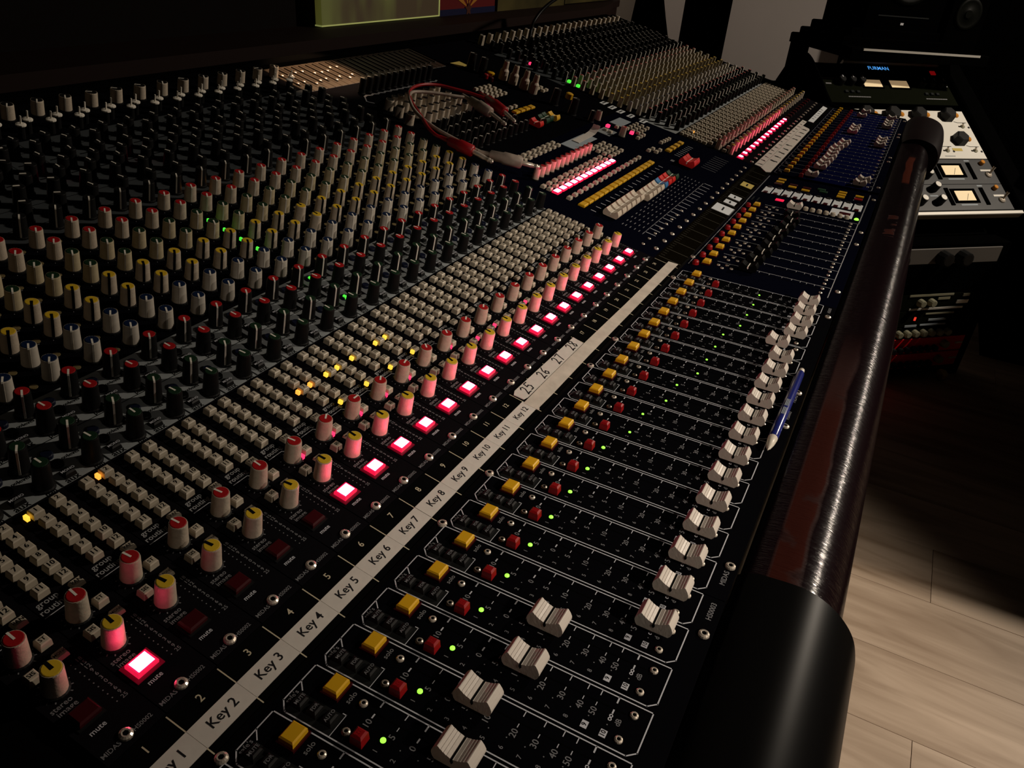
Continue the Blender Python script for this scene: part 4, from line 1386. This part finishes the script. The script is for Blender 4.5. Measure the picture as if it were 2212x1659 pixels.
for i, (t0_, t1_) in enumerate(((0.36, 0.44), (0.46, 0.54))):
    p0, p1 = Vector(along(t0_)), Vector(along(t1_))
    for r0 in (-0.035, 0.0, 0.035):
        b.add([(p0.x, p0.y + r0 - 0.01, p0.z + 0.133), (p1.x, p1.y + r0 - 0.01, p1.z + 0.133), (p1.x, p1.y + r0 + 0.01, p1.z + 0.133), (p0.x, p0.y + r0 + 0.01, p0.z + 0.133)], [(0, 1, 2, 3)], 'label_grey')
ob('barrel_print', b.mesh('barrel_print'), Matrix.Translation((0, 0, FZ)), pt)

# patch cables
def cat_path(pts, n=6):
    out = []
    for i in range(len(pts) - 1):
        p0 = pts[max(i - 1, 0)]; p1 = pts[i]; p2 = pts[i + 1]; p3 = pts[min(i + 2, len(pts) - 1)]
        for t_ in range(n):
            t_ /= n
            out.append(tuple(0.5 * (2 * p1[c] + (p2[c] - p0[c]) * t_ + (2 * p0[c] - 5 * p1[c] + 4 * p2[c] - p3[c]) * t_ * t_ + (3 * p1[c] - p0[c] - 3 * p2[c] + p3[c]) * t_ ** 3) for c in (0, 1, 2)))
    out.append(pts[-1])
    return out
def on_slope(p):
    v, zz, a = tilt_point(p[1], p[2])
    return (p[0], v, zz)
def patch_cable(name, label, m, path, plugs):
    t = thing(name, T(28, 13), label, 'patch cable', 'patch cables on the centre section')
    pts = cat_path([on_slope(p) for p in path])
    ob('cable', MB().tube(pts, 0.075, 8, m).mesh('cable'), Matrix.Translation((0, 0, FZ)), t)
    for a, b_, c_ in plugs:
        a, b_, c_ = (Vector(on_slope(x)) for x in (a, b_, c_))
        d1 = (b_ - a)
        o = ob('plug', MB().tube([a - d1 * 0.35, a, a + d1 * 0.04, a + d1 * 0.4, a + d1 * 0.44, a + d1 * 0.96, b_], [0.08, 0.10, 0.19, 0.22, 0.26, 0.25, 0.19], 12, m).mesh('plug'), Matrix.Translation((0, 0, FZ)), t)
        d2 = (c_ - b_)
        kid('jack_tip', MB().tube([b_, b_ + d2 * 0.02, b_ + d2 * 0.55, b_ + d2 * 0.57, b_ + d2 * 0.75, b_ + d2 * 0.77, b_ + d2 * 0.84, b_ + d2 * 0.86, b_ + d2 * 0.94, c_], [0.10, 0.10, 0.10, 0.085, 0.085, 0.10, 0.10, 0.06, 0.10, 0.02], 10, 'chrome').mesh('jack_tip'), o)
ZC = 0.82
patch_cable('patch_cable', 'red patch cable with red plugs looped over the small knobs', 'cable_red',
    [(31.5, 12.95, ZC), (31.2, 13.76, ZC), (30.77, 14.4, ZC), (30.28, 15.01, ZC), (29.39, 15.32, ZC), (28.38, 15.21, ZC), (27.56, 14.8, ZC), (26.78, 14.11, ZC), (26.17, 13.4, ZC), (25.66, 12.78, ZC), (25.1, 12.17, ZC), (24.8, 11.73, ZC), (24.66, 11.4, ZC), (24.68, 11.15, ZC), (24.7, 10.85, ZC)],
    [((31.6, 12.95, ZC), (30.85, 11.5, ZC), (30.25, 10.6, ZC)), ((24.72, 10.85, ZC), (24.83, 9.69, ZC), (24.66, 8.6, ZC))])
patch_cable('patch_cable', 'grey patch cable with grey plugs lying inside the red loop', 'cable_grey',
    [(30.3, 13.5, ZC), (29.69, 13.95, ZC), (29.07, 14.44, ZC), (28.32, 14.82, ZC), (27.81, 14.86, ZC), (27.12, 14.47, ZC), (26.29, 13.73, ZC), (25.81, 13.08, ZC), (25.51, 12.47, ZC), (25.27, 11.76, ZC), (25.18, 10.91, ZC), (25.12, 10.08, ZC), (25.15, 9.37, ZC)],
    [((30.35, 13.2, ZC), (29.9, 11.75, ZC), (29.35, 10.6, ZC)), ((25.28, 9.14, ZC), (25.9, 7.88, ZC), (26.24, 7.2, ZC))])

# gooseneck lamp at the front of the far bank
gl = thing('gooseneck_lamp', T(44.4, 17.1), 'thin black gooseneck lamp standing in front of the far knobs', 'lamp')
v0, z0, _ = tilt_point(17.1)
ob('socket', MB().lathe([(0.24, 0), (0.23, 0.9), (0.18, 1.2), (0.12, 1.3)], 14, 'plastic_black', smooth=False).mesh('socket'), T(44.4, 17.1, 0.0), gl)
gp = cat_path([(44.45, v0, z0 + 0.8), (44.9, v0 + 0.1, z0 + 1.6), (45.6, v0 + 0.3, 5.5), (46.5, v0 + 0.3, 6.05), (47.7, v0 + 0.3, 6.48), (49.0, v0 + 0.3, 6.8), (51.0, v0 + 0.3, 7.3), (54.0, v0 + 0.4, z0 + 4.2)])
ob('gooseneck', MB().tube(gp, 0.11, 10, 'plastic_black').mesh('gooseneck'), Matrix.Translation((0, 0, FZ)), gl)
ob('lamp_head', MB().tube([(54.0, v0 + 0.4, z0 + 4.2), (54.2, v0 + 0.2, z0 + 4.15), (54.6, v0 - 0.3, z0 + 4.0), (55.4, v0 - 1.2, z0 + 3.6)], [0.12, 0.3, 0.35, 0.45], 12, 'plastic_black').mesh('lamp_head'), Matrix.Translation((0, 0, FZ)), gl)

# ================================================================== BEHIND THE DESK
# ledge and what stands on it
def plan(poly, z0, z1, m, name, label):
    n = len(poly)
    vs = [(x, y, z) for z in (z0, z1) for x, y in poly]
    b = MB().add(vs, [tuple(range(n - 1, -1, -1)), tuple(range(n, 2 * n))] + [(i, (i + 1) % n, (i + 1) % n + n, i + n) for i in range(n)], m)
    return struct(ob(name, b.mesh(name), Matrix.Translation((0, 0, FZ))), label)
plan([(-38, 23.0), (69.0, 23.0), (72.0, 23.3), (75.0, 24.0), (79.0, 25.0), (83.0, 25.8), (83.0, 27.0), (-38, 27.0)], 4.2, 4.82, 'ledge_wood', 'trim_1', 'dark wooden ledge along the wall behind the desk')
plan([(-38, 23.2), (69.0, 23.2), (72.0, 23.5), (75.0, 24.2), (79.0, 25.2), (82.9, 26.0), (82.9, 27.0), (-38, 27.0)], GROUND, 4.2, 'ledge_wood', 'trim_2', 'dark wainscot panel below the ledge')
sc1 = thing('screen', Matrix.Translation(W(40.9, 26, 4.82)), 'olive framed poster with added glow and a pale edge standing on the rear ledge', 'screen')  # framed poster; its glow is added emission
ob('poster_glow_picture', MB().box(34.75, 47.1, 25.85, 26.3, 4.95, 13.5, 'olive_glow').mesh('poster_glow_picture'), Matrix.Translation((0, 0, FZ)), sc1)
fr = MB()
fr.box(34.68, 47.19, 25.8, 26.3, 4.88, 4.95, 'frame_edge_glow')
fr.box(47.1, 47.19, 25.8, 26.3, 4.95, 13.5, 'frame_edge_glow')
ob('frame', fr.mesh('frame'), Matrix.Translation((0, 0, FZ)), sc1)
fl1 = thing('flag_board', Matrix.Translation(W(51.5, 26, 4.82)), 'red board with orange rays and a blue band leaning beside the framed poster', 'flag')
ob('board', MB().box(47.4, 55.5, 26.0, 26.3, 4.82, 13.0, 'poster_red').mesh('board'), Matrix.Translation((0, 0, FZ)), fl1)
ob('blue_band', MB().box(47.4, 55.5, 25.96, 26.0, 4.82, 5.22, 'poster_blue').mesh('blue_band'), Matrix.Translation((0, 0, FZ)), fl1)
star = []
for i in range(10):
    a = math.pi / 2 + i * math.pi / 5
    r = 0.55 if i % 2 == 0 else 0.24
    star.append((r * math.cos(a) + 51.4, r * math.sin(a) + 5.15))
ob('copper_star', MB().add([(x, 25.93, z) for x, z in star], [tuple(range(9, -1, -1))], 'poster_copper').mesh('copper_star'), Matrix.Translation((0, 0, FZ)), fl1)
for i in range(4):
    a0_, a1_ = math.radians(22 + i * 40), math.radians(38 + i * 40)
    c0 = (51.4, 5.2)
    pts = [(c0[0] + 0.35 * math.cos(a0_), c0[1] + 0.35 * math.sin(a0_)), (c0[0] + 4.0 * math.cos(a0_), c0[1] + 4.0 * math.sin(a0_)), (c0[0] + 4.0 * math.cos(a1_), c0[1] + 4.0 * math.sin(a1_)), (c0[0] + 0.35 * math.cos(a1_), c0[1] + 0.35 * math.sin(a1_))]
    ob('ray', MB().add([(x, 25.97, z) for x, z in pts], [(3, 2, 1, 0)], 'poster_orange').mesh('ray'), Matrix.Translation((0, 0, FZ)), fl1)
tag(ob('poster', MB().box(55.8, 68.6, 25.9, 26.2, 4.82, 12.0, 'poster_olive').mesh('poster'), Matrix.Translation((0, 0, FZ))), 'dark olive poster leaning next to the red flag board', 'poster')
tag(ob('poster', MB().box(68.8, 81.5, 25.9, 26.2, 4.90, 12.0, 'poster_olive').mesh('poster'), Matrix.Translation((0, 0, FZ))), 'brown olive poster leaning at the end of the rear ledge', 'poster')
# white sheet hanging beyond the end of the ledge
ed = [(34.4, 12.0), (34.25, 3.6), (34.0, 2.9), (33.4, 2.1), (32.0, 1.5), (30.9, 1.38), (29.9, 1.38), (29.9, 12.0)]
n = len(ed)
vs = [(99.6 + du + 0.10 * (34.4 - y) , y, z) for du in (0.0, 0.12) for y, z in ed]
hs = thing('hanging_sheet', Matrix.Translation(W(100, 32, 12)), 'white rounded sheet hanging beyond the ledge beside the tapered speaker', 'sheet')
ob('sheet', MB().add(vs, [tuple(range(n)), tuple(range(2 * n - 1, n - 1, -1))] + [(i, i + n, (i + 1) % n + n, (i + 1) % n) for i in range(n)], 'paper_white').mesh('sheet'), Matrix.Translation((0, 0, FZ)), hs)
for y in (33.5, 30.5):
    ob('cord', MB().tube([(99.7 + 0.10 * (34.4 - y), y, 11.5), (99.7 + 0.10 * (34.4 - y), y, CEIL)], 0.06, 6, 'print_dim').mesh('cord'), Matrix.Translation((0, 0, FZ)), hs)

# speakers on stands beyond the far end
def tower(name, base, top, z0, z1, label, cat, group=None):
    """base/top: four (u, v) corners; a cabinet on a stand"""
    t = thing(name, Matrix.Translation(W(sum(p[0] for p in base) / 4, sum(p[1] for p in base) / 4, GROUND)), label, cat, group)
    vs = [(u, v, z0) for u, v in base] + [(u, v, z1) for u, v in top]
    b = MB().add(vs, [(3, 2, 1, 0), (4, 5, 6, 7), (0, 1, 5, 4), (1, 2, 6, 5), (2, 3, 7, 6), (3, 0, 4, 7)], 'speaker_black')
    ob('cabinet', b.mesh('cabinet'), Matrix.Translation((0, 0, FZ)), t)
    cu, cv = sum(p[0] for p in base) / 4, sum(p[1] for p in base) / 4
    ob('stand', MB().box(cu - 1.2, cu + 1.2, cv - 1.2, cv + 1.2, GROUND + 0.4, z0, 'speaker_black').box(cu - 3, cu + 3, cv - 3, cv + 3, GROUND, GROUND + 0.4, 'speaker_black').mesh('stand'), Matrix.Translation((0, 0, FZ)), t)
    return t
tower('monitor_speaker', [(94.0, 28.4), (95.4, 23.2), (98.8, 24.2), (97.5, 29.0)], [(95.4, 28.0), (97.0, 26.2), (99.0, 27.0), (98.2, 28.8)], -1, 7.5, 'tapered black speaker nearest the white hanging sheet', 'speaker', 'dark speakers by the grey wall')
tower('monitor_speaker', [(96.0, 22.3), (97.7, 17.3), (102.5, 18.8), (100.8, 23.8)], [(96.0, 22.3), (97.7, 17.3), (102.5, 18.8), (100.8, 23.8)], -10, 10, 'square black speaker against the middle of the grey wall', 'speaker', 'dark speakers by the grey wall')

# ================================================================== EQUIPMENT RACK TABLE
P0 = Vector((85.825, 5.288, 1.196)); E1 = Vector((0.688, -0.726, 0.0)); D1 = Vector((0.602, 0.571, 0.558))
E1.normalize(); D1 = (D1 - E1 * D1.dot(E1)).normalized(); N1 = E1.cross(D1)
RKM = Matrix.Translation(W(*P0)) @ Matrix((E1, D1, N1)).transposed().to_4x4()
def rk(x, y, z=0.0):
    return RKM @ Matrix.Translation((x * P, y * P, z * P))
HD = Vector((D1.x, D1.y, 0)).normalized()
desk = thing('rack_desk', Matrix.Translation(W(*(P0 + E1 * 8 - D1 * 10 - Vector((0, 0, 0)))[:2], GROUND)), 'black sloping studio rack desk holding the outboard units', 'rack desk')
# side cheeks and body of the sloping rack
for x in (-2.4, 16.2):
    ob('side_panel', MB().box(x, x + 2.2 if x > 0 else x + 2.2, -19.6, 0.6, -3.0, 0.35, 'rack_black', bev=0.15).mesh('side_panel'), rk(0, 0), desk)
ob('bay_back', MB().box(-0.2, 16.2, -19.6, 0.6, -3.0, -2.8, 'rack_black').mesh('bay_back'), rk(0, 0), desk)
ob('edge_trim', MB().box(3.0, 16.3, -19.35, -18.95, -0.4, 0.25, 'rack_silver', bev=0.05).mesh('edge_trim'), rk(0, 0), desk)
ob('edge_trim', MB().box(3.6, 15.7, 0.10, 0.38, -0.4, 0.2, 'rack_silver', bev=0.05).mesh('edge_trim'), rk(0, 0), desk)
for x in (-2.3, 16.3):
    tp = Vector(rk(x + 1, -8, -3.0).translation)
    ob('leg', MB().box(-1, 1, -1, 1, GROUND, (tp.z - FZ) / P + 0.6, 'rack_black').mesh('leg'), Matrix.Translation((tp.x, tp.y, FZ)), desk)
base_o = P0 - D1 * 19.2
BM = Matrix.Translation(W(*base_o)) @ Matrix((E1, HD, Vector((0, 0, 1)))).transposed().to_4x4()
hgt = base_o.z - GROUND
LB = -2.5

def unit(name, y0, y1, m, label, cat, depth=2.7):
    t = thing(name, rk(7.8, (y0 + y1) / 2), label, cat)
    ob('front_panel', MB().box(0.0, 15.7, y0, y1, -0.25, 0.0, m, bev=0.03).mesh('front_panel'), rk(0, 0), t)
    ob('case', MB().box(0.6, 15.1, y0 + 0.08, y1 - 0.08, -depth, -0.25, 'rack_black').mesh('case'), rk(0, 0), t)
    return t
def rknob(t, x, y, r, h, m, n=14, ptr=None, name='knob'):
    o = ob(name, MB().lathe([(r, 0), (r * 0.9, h * 0.9), (r * 0.75, h)], n, m).mesh(name), rk(x, y), t)
    if ptr:
        kid('pointer', MB().box(-0.05, 0.05, r * 0.2, r * 0.92, h, h + 0.03, ptr).mesh('pointer'), o)
    return o
# power conditioner with the blue readout
t = unit('power_conditioner', -1.95, 0.0, 'rack_charcoal', 'dark power unit with glowing blue name plate at the rack top', 'rack unit')
o = ob('name_display', MB().box(6.3, 9.05, -0.85, -0.28, 0, 0.04, 'rack_black').mesh('name_display'), rk(0, 0), t)
kid('display_text', MB().text('FURMAN', 7.68, -0.56, 0.66, 'display_blue', z=0.05).mesh('display_text'), o)
ob('power_button', MB().box(14.2, 14.8, -1.15, -0.65, 0, 0.12, 'power_red', bev=0.03).mesh('power_button'), rk(0, 0), t)
# stereo compressor with two meters
t = unit('compressor_unit', -5.35, -2.05, 'rack_charcoal', 'dark compressor with two glowing cream meters side by side', 'rack unit')
for x0, x1 in ((4.85, 7.05), (8.2, 10.4)):
    o = ob('meter', MB().box(x0 - 0.2, x1 + 0.2, -3.35, -2.1, 0, 0.08, 'rack_black', bev=0.02).mesh('meter'), rk(0, 0), t)
    f_ = kid('meter_face', MB().box(x0, x1, -3.2, -2.25, 0.08, 0.1, 'vu_face').mesh('meter_face'), o)
for x in (2.0, 3.25, 4.4, 12.1, 13.35, 14.55):
    rknob(t, x, -2.75, 0.42, 0.7, 'knob_black', ptr='print_white')
for x in (2.3, 3.0, 3.7, 12.2, 12.9, 13.6):
    ob('switch', MB().box(x - 0.18, x + 0.18, -4.1, -3.8, 0, 0.15, 'panel_dark_grey', bev=0.02).mesh('switch'), rk(0, 0), t)
b = MB()
for x0 in (2.4, 12.0):
    for i in range(9):
        b.line([(x0 + i * 0.3, -4.55), (x0 + i * 0.3 + 0.16, -4.55)], 0.12, 'print_dim', z=0.01)
b.line([(0.1, -2.15), (2.2, -2.15)], 0.10, 'print_dim', z=0.01)
b.line([(14.8, -2.75), (15.5, -2.75)], 0.12, 'print_white', z=0.01)
b.line([(0.4, -2.85), (0.9, -2.85)], 0.16, 'print_dim', z=0.01)
ob('panel_print', b.mesh('panel_print'), rk(0, 0), t)
# white equaliser
t = unit('white_preamp', -12.4, -6.15, 'rack_white', 'bright white rack unit with faceted black knobs', 'rack unit')
for y in (-6.95, -10.1):
    for x in (13.25, 3.2, 6.4, 9.6):
        rknob(t, x, y, 0.80, 0.75, 'knob_black', n=6, name='faceted_knob')
        kid_ = ob('indicator_lamp', MB().lathe([(0.30, 0), (0.28, 0.10), (0.18, 0.18)], 12, 'lamp_orange').mesh('indicator_lamp'), rk(x + 1.35, y + 0.18), t)
for y in (-8.25, -11.4):
    for x in (14.7, 11.2, 7.6):
        o = ob('toggle', MB().lathe([(0.24, 0), (0.24, 0.08)], 10, 'knob_olive').mesh('toggle'), rk(x, y), t)
        kid('lever', MB().tube([(0, 0, 0.05), (-0.25, 0.05, 0.4)], [0.07, 0.1], 8, 'chrome').mesh('lever'), o)
        ob('panel_hole', MB().lathe([(0.12, 0.0), (0.12, 0.03)], 10, 'knob_black').mesh('panel_hole'), rk(x + 0.75, y - 0.1), t)
b = MB()
for y in (-7.6, -10.75):
    for x in (13.9, 10.4):
        b.line([(x, y), (x + 0.4, y - 0.12), (x + 1.5, y - 0.12)], 0.06, 'panel_dark_grey', z=0.01)
b.line([(10.6, -12.1), (11.8, -12.1)], 0.08, 'panel_grey', z=0.01)
ob('panel_print', b.mesh('panel_print'), rk(0, 0), t)
ob('brass_badge', MB().box(11.9, 13.1, -11.45, -11.1, 0, 0.02, 'label_yellow').mesh('brass_badge'), rk(0, 0), t)
# grey compressors
for n, (y1, lab) in enumerate(((-12.5, 'upper of two charcoal grey compressors below the white unit'), (-15.6, 'lower of two charcoal grey compressors above the silver edge'))):
    t = unit('grey_compressor', y1 - 3.08, y1, 'rack_grey', lab, 'rack unit')
    o = ob('meter', MB().box(8.95, 11.95, y1 - 2.25, y1 - 0.55, -0.02, 0.06, 'rack_black', bev=0.02).mesh('meter'), rk(0, 0), t)
    f_ = kid('meter_face', MB().box(9.35, 11.5, y1 - 2.0, y1 - 0.85, 0.06, 0.09, 'vu_face').mesh('meter_face'), o)
    kid('meter_needle', MB().line([(10.4, y1 - 1.95), (10.9, y1 - 1.2)], 0.04, 'ink', z=0.095).mesh('meter_needle'), o)
    for x in (8.55, 12.8):
        ob('slot_handle', MB().box(x - 0.22, x + 0.22, y1 - 2.5, y1 - 0.45, 0, 0.10, 'rack_black', bev=0.04).mesh('slot_handle'), rk(0, 0), t)
    for x, y in ((7.15, y1 - 0.55), (7.05, y1 - 2.1), (4.9, y1 - 0.8), (4.9, y1 - 2.1)):
        o = rknob(t, x - 0.1, y, 0.42, 0.75, 'knob_black')
        kid('knob_top', MB().lathe([(0.33, 0.75), (0.30, 0.80)], 12, 'rack_silver').mesh('knob_top'), o)
    o = rknob(t, 14.5, y1 - 0.55, 0.26, 0.35, 'lamp_orange', name='indicator_lamp')
    o = ob('toggle', MB().lathe([(0.36, 0), (0.34, 0.12), (0.2, 0.2)], 10, 'chrome').mesh('toggle'), rk(14.7, y1 - 1.95), t)
    kid('lever', MB().tube([(0, 0, 0.1), (0.3, 0.35, 0.75)], [0.09, 0.15], 8, 'chrome').mesh('lever'), o)
    b = MB()
    b.line([(14.1, y1 - 1.4), (15.2, y1 - 1.4)], 0.22, 'rack_silver', z=0.01)
    b.line([(9.6, y1 - 2.45), (11.4, y1 - 2.45)], 0.16, 'label_grey', z=0.01)
    b.line([(12.6, y1 - 0.2), (13.1, y1 - 0.2)], 0.14, 'label_grey', z=0.01)
    b.line([(6.4, y1 - 1.35), (7.2, y1 - 1.35)], 0.14, 'label_grey', z=0.01)
    ob('panel_print', b.mesh('panel_print'), rk(0, 0), t)

# low rack cabinet standing in front of the desk's knee space
lc = thing('rack_cabinet', BM @ Matrix.Translation((4.4 * P, (LB + 4) * P, -hgt * P)), 'low black rack cabinet on the floor under the sloping desk', 'rack cabinet')
for x in (-4.6, 12.5):
    ob('side_panel', MB().box(x, x + 0.9, LB - 0.1, LB + 2, -hgt, -1.9, 'rack_black').mesh('side_panel'), BM, lc)
ob('back_panel', MB().box(-3.7, 12.5, LB + 1.8, LB + 2, -hgt, -1.9, 'rack_black').mesh('back_panel'), BM, lc)
ob('top_panel', MB().box(-3.7, 12.5, LB - 0.1, LB + 1.8, -2.1, -1.9, 'rack_black').mesh('top_panel'), BM, lc)
ob('caster', MB().lathe([(0.5, -0.3), (0.6, 0.0), (0.5, 0.3)], 14, 'label_yellow').mesh('caster'), BM @ Matrix.Translation((10.45 * P, (LB - 1.0) * P, (-hgt + 0.6) * P)) @ Matrix.Rotation(math.radians(90), 4, 'Y'), lc)
def low(x, y, z):
    return BM @ Matrix.Translation((x * P, y * P, z * P)) @ Matrix.Rotation(math.radians(90), 4, 'X')
X0, X1 = -3.6, 12.4
def lunit(name, z0, z1, m, label):
    t = thing(name, BM @ Matrix.Translation((4.4 * P, LB * P, z0 * P)), label, 'rack unit')
    ob('front_panel', MB().box(X0, X1, z0, z1, 0.0, 0.2, m, bev=0.03).mesh('front_panel'), low(0, LB, 0), t)
    ob('case', MB().box(X0 + 0.4, X1 - 0.4, z0 + 0.05, z1 - 0.05, -1.6, 0.0, 'rack_black').mesh('case'), low(0, LB, 0), t)
    return t
def lknob(t, x, z, r, h, m, n=12):
    return ob('knob', MB().lathe([(r, 0.2), (r * 0.9, 0.2 + h), (r * 0.7, 0.24 + h)], n, m).mesh('knob'), low(x, LB, z), t)
def lstrip(t, x0, x1, z, m, hz=0.1, name='edge_strip'):
    return ob(name, MB().box(x0, x1, z - hz, z + hz, 0.2, 0.27, m).mesh(name), low(0, LB, 0), t)
t = lunit('silver_unit', -3.75, -2.25, 'rack_dull', 'silver panel unit at the top of the low rack cabinet')
for x in (5.5, 7.75, 0.5):
    lknob(t, x, -3.1, 0.72, 0.9, 'knob_black')
t = lunit('blank_unit', -6.75, -3.85, 'rack_black', 'plain black unit between the silver and the olive one')
lunit_z = t
t = lunit('olive_unit', -8.5, -6.85, 'rack_charcoal', 'dark unit with pale edges and olive knobs in the low cabinet')
lstrip(t, 3.5, 8.7, -6.95, 'knob_olive'); lstrip(t, 4.0, 10.4, -8.4, 'rack_silver')
for x in (5.0, 6.25):
    lknob(t, x, -7.7, 0.40, 0.5, 'knob_olive')
lstrip(t, 7.0, 8.4, -7.35, 'knob_olive', 0.12); lstrip(t, 9.4, 10.8, -7.8, 'rack_silver', 0.18); lstrip(t, 9.9, 10.7, -7.1, 'knob_olive', 0.14)
t = lunit('display_unit', -10.3, -8.6, 'rack_charcoal', 'dark unit with pale stripes above the row of olive knobs')
lstrip(t, 6.2, 9.6, -8.95, 'knob_olive', 0.07); lstrip(t, 6.8, 8.9, -9.62, 'label_grey'); lstrip(t, 4.2, 5.6, -10.2, 'label_grey'); lstrip(t, 6.0, 9.1, -10.15, 'label_grey', 0.08)
ob('power_light', MB().box(5.02, 5.2, -9.6, -9.25, 0.2, 0.3, 'power_lit').mesh('power_light'), low(0, LB, 0), t)
t = lunit('knob_row_unit', -11.55, -10.4, 'rack_charcoal', 'dark unit with a row of olive knobs just above the red ones')
for i in range(7):
    lknob(t, 3.7 + 0.98 * i, -10.98, 0.36, 0.5, 'knob_olive')
for n, z in enumerate((-13.3, -15.05)):
    t = lunit('red_unit', z, z + 1.62, 'rack_red', ('upper' if n == 0 else 'lower') + ' of two glossy red units low in the cabinet')
    for i in range(7):
        lknob(t, 3.7 + 0.85 * i, z + 0.5, 0.33, 0.45, 'knob_black')
    o = lknob(t, 9.9, z + 0.9, 0.42, 0.5, 'knob_olive')
    lstrip(t, 11.4, 12.3, z + 0.85, 'tape_beige', 0.09, 'tag_label')

# unseen table added on the operator's side to shadow the floor
st = thing('shade_table', Matrix.Translation(W(75, -24, GROUND)), 'unseen black table added to shade the floor near the rack desk', 'table')
ob('table_top', MB().box(60.7, 104, -46, -24.6, -1.6, -0.6, 'rack_black', bev=0.1).mesh('table_top'), Matrix.Translation((0, 0, FZ)), st)
for u in (66, 103):
    for v in (-45, -36):
        ob('leg', MB().box(u - 0.6, u + 0.6, v - 0.6, v + 0.6, GROUND, -1.6, 'rack_black').mesh('leg'), Matrix.Translation((0, 0, FZ)), st)
ec = thing('equipment_case', Matrix.Translation(W(94, -27, GROUND)), 'tall black equipment case standing under the added table', 'case')
ob('case_body', MB().box(88, 103, -35, -19.5, GROUND, -4, 'rack_black', bev=0.2).mesh('case_body'), Matrix.Translation((0, 0, FZ)), ec)
ob('case_lid', MB().box(87.8, 103.2, -35.2, -19.3, -4, -2.5, 'rack_black', bev=0.3).mesh('case_lid'), Matrix.Translation((0, 0, FZ)), ec)
# shelf above the rack with the monitor speakers
sh = thing('speaker_shelf', Matrix.Translation(W(93, 1, GROUND)), 'black shelf with a silver front edge above the rack desk', 'shelf')
sa_, sb_ = Vector((85.0, 0.9, 3.0)), Vector((93.3, -9.5, 3.0))
ed_ = (sb_ - sa_).normalized()
nd_ = Vector((-ed_.y, ed_.x, 0))
SM = Matrix.Translation(W(*sa_)) @ Matrix((ed_, nd_, Vector((0, 0, 1)))).transposed().to_4x4()
ob('shelf_board', MB().box(-1.2, 14.5, 0.05, 12, -0.9, 0.1, 'rack_black', bev=0.1).mesh('shelf_board'), SM, sh)
ob('edge_trim', MB().box(0, 13.3, -0.08, 0.05, -0.10, 0.10, 'rack_silver').mesh('edge_trim'), SM, sh)
for x in (-1.0, 13.0):
    ob('shelf_leg', MB().box(x, x + 1.2, 10, 12, GROUND - 3.0, -0.9, 'rack_black').mesh('shelf_leg'), SM, sh)
# large monitor
mo = thing('studio_monitor', SM @ Matrix.Translation((4 * P, 4 * P, 0.1 * P)), 'large black studio monitor with woofer on the shelf', 'speaker', 'monitor speakers on the shelf')
ob('base_pad', MB().box(-1.4, 10.0, 1.6, 10, 0.1, 0.9, 'speaker_black', bev=0.1).box(-0.6, 9.4, 1.8, 9.5, 0.9, 1.7, 'speaker_black', bev=0.1).mesh('base_pad'), SM, mo)
ob('cabinet', MB().box(0.6, 9.0, 2.0, 9.5, 1.7, 16, 'speaker_black', bev=0.15).mesh('cabinet'), SM, mo)
wf = SM @ Matrix.Translation((4.7 * P, 2.0 * P, 6.6 * P)) @ Matrix.Rotation(math.radians(90), 4, 'X')
o = ob('woofer', MB().lathe([(2.7, 0.0), (2.6, 0.18), (2.3, 0.2), (2.1, 0.08), (0.9, -0.0), (0.8, 0.15), (0.3, 0.3)], 28, 'speaker_cone', smooth=True).mesh('woofer'), wf, mo)
ob('slot_port', MB().box(1.9, 7.6, -0.05, 0.0, 2.9, 3.0, 'panel_dark_grey').mesh('slot_port'), SM @ Matrix.Translation((0, 2.0 * P, 0)), mo)
ob('logo', MB().box(4.6, 4.95, -0.06, 0.0, 2.2, 2.40, 'print_white').mesh('logo'), SM @ Matrix.Translation((0, 2.0 * P, 0)), mo)
# smaller monitor
mo = thing('studio_monitor', SM @ Matrix.Translation((11 * P, 4 * P, 0.1 * P)), 'smaller black monitor beside the large studio monitor', 'speaker', 'monitor speakers on the shelf')
ob('cabinet', MB().box(10.1, 14.2, 2.2, 8.0, 0.1, 13, 'speaker_black', bev=0.15).mesh('cabinet'), SM, mo)
for z, r in ((3.6, 1.5), (7.2, 1.7)):
    wf = SM @ Matrix.Translation((12.1 * P, 2.2 * P, z * P)) @ Matrix.Rotation(math.radians(90), 4, 'X')
    ob('driver', MB().lathe([(r, 0), (r * 0.95, 0.14), (r * 0.8, 0.1), (r * 0.3, 0.02), (r * 0.25, 0.12)], 24, 'speaker_cone', smooth=True).mesh('driver'), wf, mo)
# small blue screen on the right
bs = thing('wall_screen', Matrix.Translation(W(109, -13, 6)), 'dark blue screen mounted high on the grey wall', 'screen')
ob('screen_glass', MB().box(111.5, 111.95, -20, -11.9, 5.8, 12, 'screen_blue').mesh('screen_glass'), Matrix.Translation((0, 0, FZ)), bs)
